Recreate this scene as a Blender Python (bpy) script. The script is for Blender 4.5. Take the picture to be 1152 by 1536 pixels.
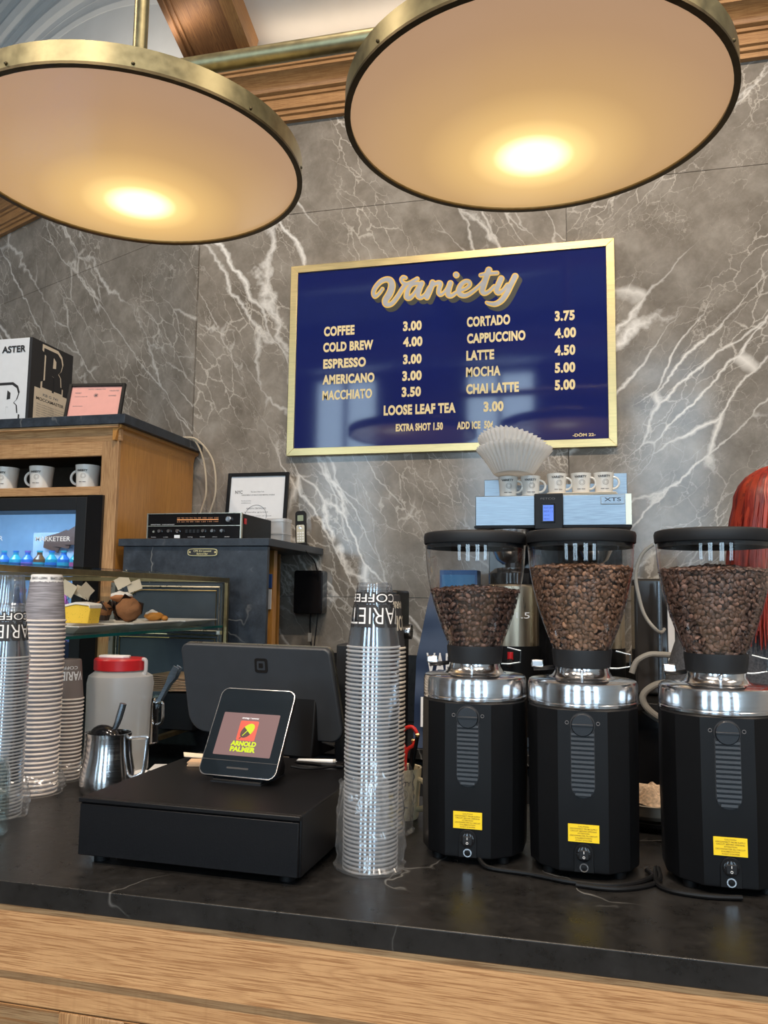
import bpy, bmesh, math, random
from mathutils import Vector, Matrix, noise as mnoise
random.seed(7)
PI = math.pi
scene = bpy.context.scene
C = scene.collection
for o in list(bpy.data.objects):
    bpy.data.objects.remove(o)

# ------------------------------------------------------------------ camera
cam_d = bpy.data.cameras.new('camera')
cam = bpy.data.objects.new('camera', cam_d); C.objects.link(cam)
yaw, pit, rol = 0.243311507, 0.104112534, 0.0135880887
fwd = Vector((-math.sin(yaw)*math.cos(pit), math.cos(yaw)*math.cos(pit), math.sin(pit)))
rt0 = fwd.cross(Vector((0, 0, 1))).normalized(); up0 = rt0.cross(fwd)
rt = rt0*math.cos(rol)+up0*math.sin(rol); up = -rt0*math.sin(rol)+up0*math.cos(rol)
cam.matrix_world = Matrix(((rt.x, up.x, -fwd.x, 0), (rt.y, up.y, -fwd.y, 0), (rt.z, up.z, -fwd.z, 1.55), (0, 0, 0, 1)))
cam_d.sensor_fit = 'VERTICAL'; cam_d.sensor_height = 36.0; cam_d.lens = 36.0*1214.9/1536.0
cam_d.clip_start = 0.02; cam_d.clip_end = 100
scene.camera = cam

# ------------------------------------------------------------------ sky, daylight, room light, exposure
world = bpy.data.worlds.new('sky'); scene.world = world; world.use_nodes = True
bg = world.node_tree.nodes['Background']
bg.inputs[0].default_value = (0.50, 0.70, 1.0, 1); bg.inputs[1].default_value = 1.2

def area(name, loc, rot, sx, sy, power, col):
    d = bpy.data.lights.new(name, 'AREA'); d.shape = 'RECTANGLE'; d.size = sx; d.size_y = sy
    d.energy = power; d.color = col
    o = bpy.data.objects.new(name, d); C.objects.link(o); o.location = loc; o.rotation_euler = rot
    return o
# daylight just outside each street window behind the photographer
for wx in (-3.6, -1.2, 1.2, 3.4):
    area('window_daylight', (wx, -4.70, 2.85), (PI/2, 0, 0), 1.0, 4.2, 95, (0.64, 0.82, 1.0))
# unseen small fill spots added over the bar and the seating area
def spot(loc, aim, power, size=1.9, r=0.06, col=(1.0, 0.83, 0.66)):
    d = bpy.data.lights.new('fill_spot', 'SPOT'); d.energy = power; d.color = col; d.spot_size = size; d.spot_blend = 0.8; d.shadow_soft_size = r
    o = bpy.data.objects.new('fill_spot', d); C.objects.link(o); o.location = loc
    o.rotation_euler = (Vector(aim)-Vector(loc)).to_track_quat('-Z', 'Y').to_euler()
for lx in (-3.9, -0.65, 0.1, 2.5, 3.4):
    spot((lx, 0.85, 5.3), (lx*0.7, 3.3, 1.6), 190, 2.0)
for lx in (-2.6, -0.9, 0.8, 2.5):
    spot((lx, -1.6, 5.3), (lx*0.75, 0.55, 1.0), 360, 1.15, 0.10)
# warm strip on the cornice lights the plaster vault; left one added as fill
area('cove_and_fill_strip', (-0.75, 3.56, 4.29), (math.radians(150), 0, 0), 1.6, 0.05, 1.3, (1.0, 0.80, 0.58))
area('cove_and_fill_strip', (-3.3, 3.95, 4.29), (math.radians(160), 0, math.radians(-23.5)), 3.4, 0.05, 4.5, (1.0, 0.90, 0.78))
scene.view_settings.view_transform = 'Standard'
scene.view_settings.look = 'None'
scene.view_settings.gamma = 1.0
scene.view_settings.use_curve_mapping = False
scene.view_settings.exposure = 0.0
try:
    scene.cycles.transparent_max_bounces = 48
except Exception:
    pass

# ------------------------------------------------------------------ material helpers
def newmat(name):
    m = bpy.data.materials.new(name); m.use_nodes = True
    nt = m.node_tree; b = nt.nodes['Principled BSDF']
    return m, nt, b
def N(nt, t, **kw):
    n = nt.nodes.new(t)
    for k, v in kw.items():
        if k.startswith('i_'):
            n.inputs[k[2:].replace('_', ' ')].default_value = v
        else:
            setattr(n, k, v)
    return n
def L(nt, a, b): nt.links.new(a, b)
def ramp(nt, fac, stops):
    r = nt.nodes.new('ShaderNodeValToRGB'); cr = r.color_ramp
    while len(cr.elements) < len(stops): cr.elements.new(0.5)
    for e, (p, c) in zip(cr.elements, stops):
        e.position = p; e.color = (c[0], c[1], c[2], 1) if isinstance(c, tuple) else (c, c, c, 1)
    L(nt, fac, r.inputs[0]); return r.outputs[0]
def coords(nt, scale=(1, 1, 1), rot=(0, 0, 0), loc=(0, 0, 0), src='Object'):
    tc = nt.nodes.new('ShaderNodeTexCoord'); mp = nt.nodes.new('ShaderNodeMapping')
    mp.inputs['Scale'].default_value = scale; mp.inputs['Rotation'].default_value = rot; mp.inputs['Location'].default_value = loc
    L(nt, tc.outputs[src], mp.inputs['Vector']); return mp.outputs[0]
def mixc(nt, fac, a, b):
    m = nt.nodes.new('ShaderNodeMix'); m.data_type = 'RGBA'
    for s, v in ((m.inputs[0], fac), (m.inputs[6], a), (m.inputs[7], b)):
        if hasattr(v, 'is_linked') or hasattr(v, 'links'): L(nt, v, s)
        else: s.default_value = v if not isinstance(v, tuple) else (v[0], v[1], v[2], 1)
    return m.outputs[2]
def mth(nt, op, a, b=0.0, clamp=False):
    m = nt.nodes.new('ShaderNodeMath'); m.operation = op; m.use_clamp = clamp
    for s, v in ((m.inputs[0], a), (m.inputs[1], b)):
        if hasattr(v, 'links'): L(nt, v, s)
        else: s.default_value = v
    return m.outputs[0]
def bump(nt, b, h, strength=0.2, dist=0.002):
    n = nt.nodes.new('ShaderNodeBump'); n.inputs['Strength'].default_value = strength; n.inputs['Distance'].default_value = dist
    L(nt, h, n.inputs['Height']); L(nt, n.outputs[0], b.inputs['Normal'])

def plain(name, col, rough=0.5, metal=0.0, spec=0.5, var=0.06, scale=30, coat=0.0, bmp=0.0, emit=None):
    m, nt, b = newmat(name)
    v = coords(nt)
    n = N(nt, 'ShaderNodeTexNoise', i_Scale=scale, i_Detail=4.0); L(nt, v, n.inputs['Vector'])
    a = tuple(max(0, c*(1-var)) for c in col); c2 = tuple(min(1, c*(1+var)) for c in col)
    L(nt, ramp(nt, n.outputs[0], [(0.3, a), (0.7, c2)]), b.inputs['Base Color'])
    b.inputs['Roughness'].default_value = rough; b.inputs['Metallic'].default_value = metal
    b.inputs['Specular IOR Level'].default_value = spec; b.inputs['Coat Weight'].default_value = coat
    if bmp: bump(nt, b, n.outputs[0], bmp)
    if emit:
        b.inputs['Emission Color'].default_value = (*emit[0], 1); b.inputs['Emission Strength'].default_value = emit[1]
    return m

def metal(name, col, rough=0.25, axis=(1, 1, 60), streak=0.12):
    m, nt, b = newmat(name)
    v = coords(nt, scale=axis)
    n = N(nt, 'ShaderNodeTexNoise', i_Scale=14.0, i_Detail=5.0); L(nt, v, n.inputs['Vector'])
    L(nt, ramp(nt, n.outputs[0], [(0.25, tuple(c*(1-streak) for c in col)), (0.75, tuple(min(1, c*(1+streak)) for c in col))]), b.inputs['Base Color'])
    b.inputs['Metallic'].default_value = 1.0
    L(nt, mth(nt, 'MULTIPLY_ADD', n.outputs[0], 0.2, False), b.inputs['Roughness'])
    nt.nodes[-1].inputs[2].default_value = max(0.0, rough-0.1)
    bump(nt, b, n.outputs[0], 0.06, 0.0005)
    return m

def oak(name, grain='X', light=(0.60, 0.36, 0.17), dark=(0.34, 0.17, 0.065), rough=0.42, fig=0.0):
    m, nt, b = newmat(name)
    def sc(al, ac): return {'X': (al, ac, ac), 'Y': (ac, al, ac), 'Z': (ac, ac, al)}[grain]
    w = N(nt, 'ShaderNodeTexNoise', i_Scale=1.0, i_Detail=2.0); L(nt, coords(nt, scale=sc(0.9, 9)), w.inputs['Vector'])
    rings = mth(nt, 'FRACT', mth(nt, 'MULTIPLY', w.outputs[0], 26.0))
    r1 = ramp(nt, rings, [(0.0, 0.55), (0.18, 0.0), (0.72, 0.10), (1.0, 0.55)])
    tone = N(nt, 'ShaderNodeTexNoise', i_Scale=1.0, i_Detail=3.0); L(nt, coords(nt, scale=sc(0.8, 12)), tone.inputs['Vector'])
    fine = N(nt, 'ShaderNodeTexNoise', i_Scale=1.0, i_Detail=5.0, i_Roughness=0.65); L(nt, coords(nt, scale=sc(9, 420)), fine.inputs['Vector'])
    f = ramp(nt, fine.outputs[0], [(0.49, 0.0), (0.58, 1.0)])
    tint = mixc(nt, ramp(nt, tone.outputs[0], [(0.35, 0.0), (0.65, 0.42)]), light, dark)
    col = mixc(nt, mth(nt, 'MULTIPLY', r1, 0.75), tint, dark)
    col = mixc(nt, f, col, dark)
    if fig:
        fn = N(nt, 'ShaderNodeTexNoise', i_Scale=1.0, i_Detail=2.0); L(nt, coords(nt, scale=sc(80, 5), rot=(0, 0.25, 0)), fn.inputs['Vector'])
        col = mixc(nt, mth(nt, 'MULTIPLY', ramp(nt, fn.outputs[0], [(0.52, 0.0), (0.66, 1.0)]), fig), col, dark)
    L(nt, col, b.inputs['Base Color']); b.inputs['Roughness'].default_value = rough
    bump(nt, b, fine.outputs[0], 0.2, 0.001)
    return m

def marble(name, ang, seed=0.0, base=1.0):
    # grey-brown stone, long bold veins along one direction plus a fine net of thin ones
    m, nt, b = newmat(name)
    v0 = coords(nt, rot=(0, ang, 0), loc=(seed, seed*0.7, seed*1.3))
    def warp(v, s, amt):
        n = N(nt, 'ShaderNodeTexNoise', i_Scale=s, i_Detail=5.0, i_Roughness=0.6); L(nt, v, n.inputs['Vector'])
        vm = nt.nodes.new('ShaderNodeVectorMath'); vm.operation = 'MULTIPLY_ADD'
        L(nt, n.outputs['Color'], vm.inputs[0]); vm.inputs[1].default_value = (amt, amt, amt); L(nt, v, vm.inputs[2])
        return vm.outputs[0]
    def scl(v, s):
        vm = nt.nodes.new('ShaderNodeVectorMath'); vm.operation = 'MULTIPLY'; L(nt, v, vm.inputs[0]); vm.inputs[1].default_value = s; return vm.outputs[0]
    def veins(v, s, w, stretch, mask_s, m0, m1):
        vo = N(nt, 'ShaderNodeTexVoronoi', feature='DISTANCE_TO_EDGE', i_Scale=s)
        L(nt, scl(v, (stretch, 1.0, 1.0)), vo.inputs['Vector'])
        mk = N(nt, 'ShaderNodeTexNoise', i_Scale=mask_s, i_Detail=3.0); L(nt, scl(v, (stretch*1.5, 1, 1)), mk.inputs['Vector'])
        mm = ramp(nt, mk.outputs[0], [(m0, 0.0), (m1, 1.0)])
        ww = mth(nt, 'MULTIPLY', mm, w)
        d = mth(nt, 'DIVIDE', vo.outputs['Distance'], mth(nt, 'ADD', ww, 0.0004))
        line = mth(nt, 'SUBTRACT', 1.0, d, True)
        return mth(nt, 'MULTIPLY', line, mm, True)
    wv = warp(v0, 1.6, 0.16); wv2 = warp(wv, 9.0, 0.035); wv2 = warp(wv2, 40.0, 0.006)
    big = veins(wv2, 3.8, 0.055, 0.17, 1.6, 0.53, 0.72)
    mid = veins(wv2, 9.0, 0.065, 0.20, 2.6, 0.46, 0.66)
    wv3 = warp(warp(v0, 4.0, 0.12), 18.0, 0.03)
    fine = veins(wv3, 17.0, 0.050, 0.36, 3.0, 0.40, 0.62)
    fine2 = veins(wv3, 36.0, 0.06, 0.7, 4.0, 0.50, 0.70)
    cl = N(nt, 'ShaderNodeTexNoise', i_Scale=6.0, i_Detail=9.0, i_Roughness=0.68); L(nt, wv, cl.inputs['Vector'])
    bc = ramp(nt, cl.outputs[0], [(0.30, tuple(x*base for x in (0.165, 0.142, 0.115))), (0.5, tuple(x*base for x in (0.250, 0.220, 0.184))), (0.72, tuple(x*base for x in (0.36, 0.325, 0.28)))])
    s = mth(nt, 'ADD', mth(nt, 'MULTIPLY', fine, 0.70), mth(nt, 'MULTIPLY', fine2, 0.4), True)
    col = mixc(nt, s, bc, (0.62, 0.57, 0.50))
    col = mixc(nt, mth(nt, 'MULTIPLY', mid, 1.0, True), col, (0.76, 0.72, 0.66))
    col = mixc(nt, mth(nt, 'MULTIPLY', big, 1.3, True), col, (0.86, 0.83, 0.78))
    L(nt, col, b.inputs['Base Color'])
    b.inputs['Roughness'].default_value = 0.13; b.inputs['Specular IOR Level'].default_value = 0.55
    return m

def soapstone(name, base=(0.0075, 0.0072, 0.0070), rough=0.30, veined=0.5):
    m, nt, b = newmat(name)
    v = coords(nt)
    n = N(nt, 'ShaderNodeTexNoise', i_Scale=22.0, i_Detail=9.0, i_Roughness=0.75); L(nt, v, n.inputs['Vector'])
    big = N(nt, 'ShaderNodeTexNoise', i_Scale=3.0, i_Detail=4.0); L(nt, v, big.inputs['Vector'])
    c = ramp(nt, n.outputs[0], [(0.35, base), (0.6, tuple(x*1.9 for x in base)), (0.78, tuple(x*4.2 for x in base))])
    vm = nt.nodes.new('ShaderNodeVectorMath'); vm.operation = 'MULTIPLY_ADD'
    L(nt, big.outputs['Color'], vm.inputs[0]); vm.inputs[1].default_value = (0.5, 0.5, 0.5); L(nt, v, vm.inputs[2])
    vo = N(nt, 'ShaderNodeTexVoronoi', feature='DISTANCE_TO_EDGE', i_Scale=1.9); L(nt, vm.outputs[0], vo.inputs['Vector'])
    ln = ramp(nt, vo.outputs['Distance'], [(0.0, 1.0), (0.006, 0.0)])
    mk = ramp(nt, big.outputs[0], [(0.47, 0.0), (0.62, 1.0)])
    c = mixc(nt, mth(nt, 'MULTIPLY', mth(nt, 'MULTIPLY', ln, mk), veined), c, (0.30, 0.30, 0.29))
    L(nt, c, b.inputs['Base Color']); b.inputs['Specular IOR Level'].default_value = 0.34
    L(nt, ramp(nt, n.outputs[0], [(0.3, rough-0.07), (0.8, rough+0.15)]), b.inputs['Roughness'])
    bump(nt, b, n.outputs[0], 0.12, 0.001)
    return m

def clear(name, tint=(1, 1, 1), glossy=0.06, rough=0.03, diff=0.0, refl=(1, 1, 1), fres=1.45):
    # thin clear sheet: straight-through light plus a Fresnel mirror, optional haze of its own
    m = bpy.data.materials.new(name); m.use_nodes = True; nt = m.node_tree
    nt.nodes.clear()
    out = nt.nodes.new('ShaderNodeOutputMaterial')
    tr = N(nt, 'ShaderNodeBsdfTransparent'); tr.inputs[0].default_value = (*tint, 1)
    gl = N(nt, 'ShaderNodeBsdfGlossy'); gl.inputs[0].default_value = (*refl, 1); gl.inputs['Roughness'].default_value = rough
    lw = N(nt, 'ShaderNodeLayerWeight'); f0 = ((fres-1)/(fres+1))**2
    sch = mth(nt, 'ADD', f0, mth(nt, 'MULTIPLY', 1-f0, mth(nt, 'POWER', lw.outputs['Facing'], 5.0)))
    nz = N(nt, 'ShaderNodeTexNoise', i_Scale=25.0); L(nt, coords(nt), nz.inputs['Vector'])
    fac = mth(nt, 'ADD', sch, mth(nt, 'MULTIPLY', nz.outputs[0], glossy*2), True)
    mx = N(nt, 'ShaderNodeMixShader'); L(nt, fac, mx.inputs[0]); L(nt, tr.outputs[0], mx.inputs[1]); L(nt, gl.outputs[0], mx.inputs[2])
    last = mx
    if diff:
        df = N(nt, 'ShaderNodeBsdfDiffuse'); df.inputs[0].default_value = (0.85, 0.86, 0.87, 1)
        tl = N(nt, 'ShaderNodeBsdfTranslucent'); tl.inputs[0].default_value = (0.85, 0.86, 0.87, 1)
        m2 = N(nt, 'ShaderNodeMixShader'); m2.inputs[0].default_value = 0.5; L(nt, df.outputs[0], m2.inputs[1]); L(nt, tl.outputs[0], m2.inputs[2])
        m3 = N(nt, 'ShaderNodeMixShader'); m3.inputs[0].default_value = diff; L(nt, mx.outputs[0], m3.inputs[1]); L(nt, m2.outputs[0], m3.inputs[2])
        last = m3
    L(nt, last.outputs[0], out.inputs[0])
    return m

M = {}
M['marble_a'] = marble('marble_left', math.radians(-58), 0.0)
M['marble_b'] = marble('marble_right', math.radians(48), 3.7, 0.92)
M['marble_c'] = marble('marble_side', math.radians(48), 7.1)
M['soap'] = soapstone('soapstone_counter')
M['soap2'] = soapstone('soapstone_cabinet', (0.020, 0.025, 0.033), 0.36, 0.9)
M['oak_x'] = oak('oak_counter', 'X', (0.60, 0.355, 0.165), (0.32, 0.155, 0.06), fig=0.06)
M['oak_x2'] = oak('oak_quarter_sawn', 'X', (0.58, 0.345, 0.16), (0.34, 0.17, 0.068), fig=0.28)
M['oak_z'] = oak('oak_vertical', 'Z', (0.50, 0.295, 0.135), (0.28, 0.14, 0.055))
M['oak_panel'] = oak('oak_side_panel', 'Z', (0.56, 0.27, 0.065), (0.38, 0.165, 0.036), 0.35)
M['oak_corn'] = oak('oak_cornice', 'X', (0.50, 0.275, 0.11), (0.28, 0.13, 0.045), fig=0.15)
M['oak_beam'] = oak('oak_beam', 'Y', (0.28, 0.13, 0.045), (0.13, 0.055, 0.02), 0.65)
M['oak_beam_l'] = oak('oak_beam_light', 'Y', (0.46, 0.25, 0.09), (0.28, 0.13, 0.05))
M['plaster'] = plain('white_plaster', (0.66, 0.66, 0.64), 0.85, var=0.05, scale=4, bmp=0.1)
M['brass'] = metal('aged_brass', (0.33, 0.29, 0.165), 0.40, (3, 3, 3), 0.22)
M['brass_dark'] = metal('dark_brass', (0.13, 0.10, 0.055), 0.45, (3, 3, 3), 0.2)
M['brass_frame'] = metal('brushed_gold', (0.80, 0.62, 0.30), 0.33, (1, 30, 30), 0.10)
M['brass_case'] = metal('case_brass', (0.42, 0.32, 0.16), 0.38, (3, 3, 3), 0.15)
M['nickel'] = metal('satin_trim', (0.66, 0.60, 0.48), 0.3, (3, 3, 3), 0.1)
M['steel'] = metal('polished_steel', (0.82, 0.82, 0.83), 0.16, (1, 1, 30), 0.05)
M['steel_b'] = metal('brushed_steel', (0.30, 0.35, 0.40), 0.36, (1, 30, 30), 0.25)
M['steel_warm'] = metal('warm_steel', (0.66, 0.56, 0.42), 0.30, (6, 6, 0.4), 0.06)
M['black'] = plain('black_plastic', (0.005, 0.005, 0.0055), 0.42, spec=0.22)
M['black_m'] = plain('matte_black_shell', (0.0050, 0.0053, 0.0062), 0.42, spec=0.24)
M['black_g'] = plain('gloss_black', (0.008, 0.008, 0.009), 0.12)
M['drawer'] = plain('powder_black', (0.0045, 0.0045, 0.0055), 0.40, spec=0.24, bmp=0.08, scale=400)
M['grey_d'] = plain('dark_grey_plastic', (0.011, 0.012, 0.014), 0.5, spec=0.3)
M['tablet'] = plain('graphite_aluminium', (0.036, 0.040, 0.046), 0.42, metal=0.2)
M['grey_m'] = plain('grey_rubber_hose', (0.34, 0.33, 0.30), 0.5)
M['white'] = plain('white_ceramic', (0.72, 0.70, 0.65), 0.22, var=0.03)
M['cream'] = plain('cream_ceramic', (0.72, 0.62, 0.40), 0.25, var=0.03)
M['paper_w'] = plain('white_paper', (0.78, 0.79, 0.80), 0.8, var=0.02)
M['filter'] = plain('filter_paper', (0.80, 0.78, 0.74), 0.9, var=0.03)
_m, _nt, _b = newmat('thin_filter_paper'); _tl = N(_nt, 'ShaderNodeBsdfTranslucent'); _tl.inputs[0].default_value = (0.92, 0.90, 0.86, 1)
_b.inputs['Base Color'].default_value = (0.97, 0.95, 0.92, 1); _b.inputs['Roughness'].default_value = 0.9; _mx = N(_nt, 'ShaderNodeMixShader'); _mx.inputs[0].default_value = 0.45
L(_nt, _b.outputs[0], _mx.inputs[1]); L(_nt, _tl.outputs[0], _mx.inputs[2]); L(_nt, _mx.outputs[0], _nt.nodes['Material Output'].inputs[0]); M['filter'] = _m
M['paper_c'] = plain('cream_card', (0.70, 0.60, 0.46), 0.8, var=0.03)
M['kraft'] = plain('kraft_paper', (0.50, 0.33, 0.20), 0.85, var=0.1)
M['pink'] = plain('pink_permit', (0.86, 0.42, 0.36), 0.7, var=0.03)
M['ink'] = plain('black_ink', (0.02, 0.02, 0.022), 0.6, var=0)
M['ink_g'] = plain('grey_ink', (0.16, 0.16, 0.17), 0.6, var=0)
M['ink_w'] = plain('white_ink', (0.75, 0.75, 0.75), 0.6, var=0)
M['navy'] = plain('navy_board', (0.010, 0.017, 0.115), 0.06, var=0.02, spec=0.6)
M['gold_ink'] = plain('cream_gold_lettering', (0.80, 0.65, 0.34), 0.5, var=0.02)
M['gold_line'] = plain('gold_outline', (0.80, 0.50, 0.09), 0.45, var=0.03)
M['silver_ink'] = plain('silver_leaf', (0.40, 0.40, 0.41), 0.4, var=0.08)
M['olive_ink'] = plain('dark_drop_shadow_paint', (0.030, 0.030, 0.018), 0.5, var=0.05)
M['red'] = plain('red_plastic', (0.50, 0.015, 0.02), 0.35)
M['red2'] = plain('bright_red', (0.72, 0.03, 0.02), 0.35)
M['yellow'] = plain('yellow_label', (0.85, 0.60, 0.01), 0.5, var=0.02)
M['jug'] = clear('frosted_jug_plastic', (0.85, 0.88, 0.88), 0.06, 0.35, 0.60)
M['glass'] = clear('thin_glass', (0.96, 0.98, 0.97), 0.01, 0.01)
M['hopper'] = clear('smoky_hopper_plastic', (0.90, 0.89, 0.885), 0.035, 0.035)
M['glass_edge'] = clear('green_glass_edge', (0.05, 0.30, 0.26), 0.05, 0.05, 0.25)
M['glass_edge'] = plain('green_glass_edge', (0.01, 0.12, 0.10), 0.1, var=0.05)
M['cup'] = clear('clear_cup_wall', (0.93, 0.94, 0.95), 0.10, 0.10, 0.02, (0.85, 0.88, 0.92))
M['cup_rim'] = clear('clear_cup_rim', (0.85, 0.87, 0.9), 0.36, 0.16, 0.42, (0.95, 0.96, 1.0))
M['film'] = clear('plastic_bag_film', (0.95, 0.95, 0.95), 0.07, 0.14, 0.10)
M['tank'] = clear('smoked_window', (0.75, 0.8, 0.9), 0.04, 0.03)

# ------------------------------------------------------------------ mesh helpers
class MB:
    def __init__(s): s.v = []; s.f = []; s.mi = []
    def add(s, vs, fs, mi=0):
        o = len(s.v); s.v += [tuple(p) for p in vs]; s.f += [tuple(o+i for i in f) for f in fs]; s.mi += [mi]*len(fs); return s
    def box(s, x0, x1, y0, y1, z0, z1, mi=0):
        if x0 > x1: x0, x1 = x1, x0
        if y0 > y1: y0, y1 = y1, y0
        if z0 > z1: z0, z1 = z1, z0
        v = [(x0, y0, z0), (x1, y0, z0), (x1, y1, z0), (x0, y1, z0), (x0, y0, z1), (x1, y0, z1), (x1, y1, z1), (x0, y1, z1)]
        return s.add(v, [(0, 3, 2, 1), (4, 5, 6, 7), (0, 1, 5, 4), (1, 2, 6, 5), (2, 3, 7, 6), (3, 0, 4, 7)], mi)
    def lathe(s, prof, c=(0, 0, 0), n=40, mi=0, axis='Z', closed=False, rf=None):
        vs = []; fs = []
        for (r, z) in prof:
            for k in range(n):
                a = 2*PI*k/n; rr = r*(rf(a, z) if rf else 1)
                p = (rr*math.cos(a), rr*math.sin(a), z)
                if axis == 'Y': p = (p[0], z, p[1])
                if axis == 'X': p = (z, p[0], p[1])
                vs.append((p[0]+c[0], p[1]+c[1], p[2]+c[2]))
        m = len(prof)
        for i in range(m-1):
            for k in range(n):
                a = i*n+k; b = i*n+(k+1) % n
                fs.append((a, b, b+n, a+n) if axis != 'Y' else (a, a+n, b+n, b))
        if prof[0][0] > 1e-6: pass
        return s.add(vs, fs, mi)
    def cyl(s, c, r, h, n=32, mi=0, axis='Z', r2=None):
        r2 = r if r2 is None else r2
        return s.lathe([(0.0001, 0), (r, 0), (r2, h), (0.0001, h)], c, n, mi, axis)
    def prism(s, poly, z0, z1, plane='XY', mi=0, c=(0, 0, 0)):
        n = len(poly)
        def mp(a, b, w):
            p = {'XY': (a, b, w), 'XZ': (a, w, b), 'YZ': (w, a, b)}[plane]
            return (p[0]+c[0], p[1]+c[1], p[2]+c[2])
        v = [mp(a, b, z0) for a, b in poly]+[mp(a, b, z1) for a, b in poly]
        f = [tuple(range(n))[::-1], tuple(range(n, 2*n))]+[(i, (i+1) % n, n+(i+1) % n, n+i) for i in range(n)]
        return s.add(v, f, mi)
    def tube(s, pts, r, n=8, mi=0, smooth=0, closed=False):
        P = [Vector(p) for p in pts]
        if smooth: P = catmull(P, smooth, closed)
        m = len(P); rs = r if isinstance(r, (list, tuple)) else None
        vs = []; prev = None
        for i in range(m):
            if closed: t = (P[(i+1) % m]-P[i-1])
            else: t = P[min(i+1, m-1)]-P[max(i-1, 0)]
            t.normalize()
            if prev is None:
                ref = Vector((0, 0, 1)) if abs(t.z) < 0.9 else Vector((1, 0, 0))
                u = t.cross(ref).normalized()
            else:
                u = (prev-t*prev.dot(t)).normalized()
            prev = u; w = t.cross(u)
            if rs: q = i/(m-1)*(len(rs)-1); j = min(int(q), len(rs)-2); rr = rs[j]*(1-(q-j))+rs[j+1]*(q-j)
            else: rr = r
            for k in range(n):
                a = 2*PI*k/n; vs.append(P[i]+(u*math.cos(a)+w*math.sin(a))*rr)
        fs = []
        for i in range(m if closed else m-1):
            for k in range(n):
                a = i*n+k; b = i*n+(k+1) % n; c = ((i+1) % m)*n
                fs.append((a, b, c+(k+1) % n, c+k))
        if not closed: fs += [tuple(range(n))[::-1], tuple(range((m-1)*n, m*n))]
        return s.add(vs, fs, mi)
    def sphere(s, c, rx, ry=None, rz=None, n=16, m=10, mi=0):
        ry = ry or rx; rz = rz or rx
        vs = []; fs = []
        for i in range(m+1):
            t = PI*i/m
            for k in range(n):
                a = 2*PI*k/n; st = max(math.sin(t), 1e-4)
                vs.append((c[0]+rx*st*math.cos(a), c[1]+ry*st*math.sin(a), c[2]-rz*math.cos(t)))
        for i in range(m):
            for k in range(n):
                a = i*n+k; b = i*n+(k+1) % n; fs.append((a, b, b+n, a+n))
        return s.add(vs, fs, mi)
    def xf(s, mat):
        s.v = [tuple(mat @ Vector(p)) for p in s.v]; return s
    def warp(s, fn): s.v = [tuple(fn(Vector(p))) for p in s.v]; return s
    def build(s, name, mat, parent=None, loc=(0, 0, 0), bevel=0, seg=2, ang=35, rot=(0, 0, 0)):
        me = bpy.data.meshes.new(name); me.from_pydata(s.v, [], s.f)
        mats = mat if isinstance(mat, (list, tuple)) else [mat]
        for q in mats: me.materials.append(q)
        if len(mats) > 1: me.polygons.foreach_set('material_index', s.mi)
        me.validate(); me.update()
        me.polygons.foreach_set('use_smooth', [True]*len(me.polygons))
        me.set_sharp_from_angle(angle=math.radians(ang))
        o = bpy.data.objects.new(name, me); C.objects.link(o); o.location = loc; o.rotation_euler = rot
        if parent: o.parent = parent
        if bevel:
            b = o.modifiers.new('bevel', 'BEVEL'); b.width = bevel; b.segments = seg; b.limit_method = 'ANGLE'; b.angle_limit = math.radians(40)
        return o
def catmull(P, k, closed=False):
    P = [Vector(p) for p in P]; out = []; m = len(P)
    rng = range(m) if closed else range(m-1)
    for i in rng:
        p0 = P[i-1] if (closed or i > 0) else P[0]; p1 = P[i]; p2 = P[(i+1) % m]; p3 = P[(i+2) % m] if (closed or i+2 < m) else P[-1]
        for j in range(k):
            t = j/k
            out.append(0.5*((2*p1)+(p2-p0)*t+(2*p0-5*p1+4*p2-p3)*t*t+(3*p1-p0-3*p2+p3)*t*t*t))
    if not closed: out.append(P[-1])
    return out
def rrect(w, h, r, n=6, cx=0, cy=0):
    pts = []
    for (sx, sy, a0) in ((1, 1, 0), (-1, 1, PI/2), (-1, -1, PI), (1, -1, 1.5*PI)):
        for k in range(n+1):
            a = a0+PI/2*k/n; pts.append((cx+sx*(w/2-r)+r*math.cos(a), cy+sy*(h/2-r)+r*math.sin(a)))
    return pts
def B(x0, x1, y0, y1, z0, z1): return MB().box(x0, x1, y0, y1, z0, z1)
def tag(o, label=None, cat=None, group=None, kind=None):
    if label: o['label'] = label
    if cat: o['category'] = cat
    if group: o['group'] = group
    if kind: o['kind'] = kind
    return o
def thing(name, label, cat, loc=(0, 0, 0), rz=0, group=None):
    o = bpy.data.objects.new(name, None); C.objects.link(o); o.location = loc; o.rotation_euler = (0, 0, rz)
    o.empty_display_size = 0.05
    return tag(o, label, cat, group)
def children(o): return [c for c in bpy.data.objects if c.parent == o]
KIDS = {}
def copy_tree(o, parent=None, kids=None):
    c = o.copy(); C.objects.link(c)
    if parent: c.parent = parent
    for ch in (kids if kids is not None else children(o)): copy_tree(ch, c)
    return c
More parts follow.
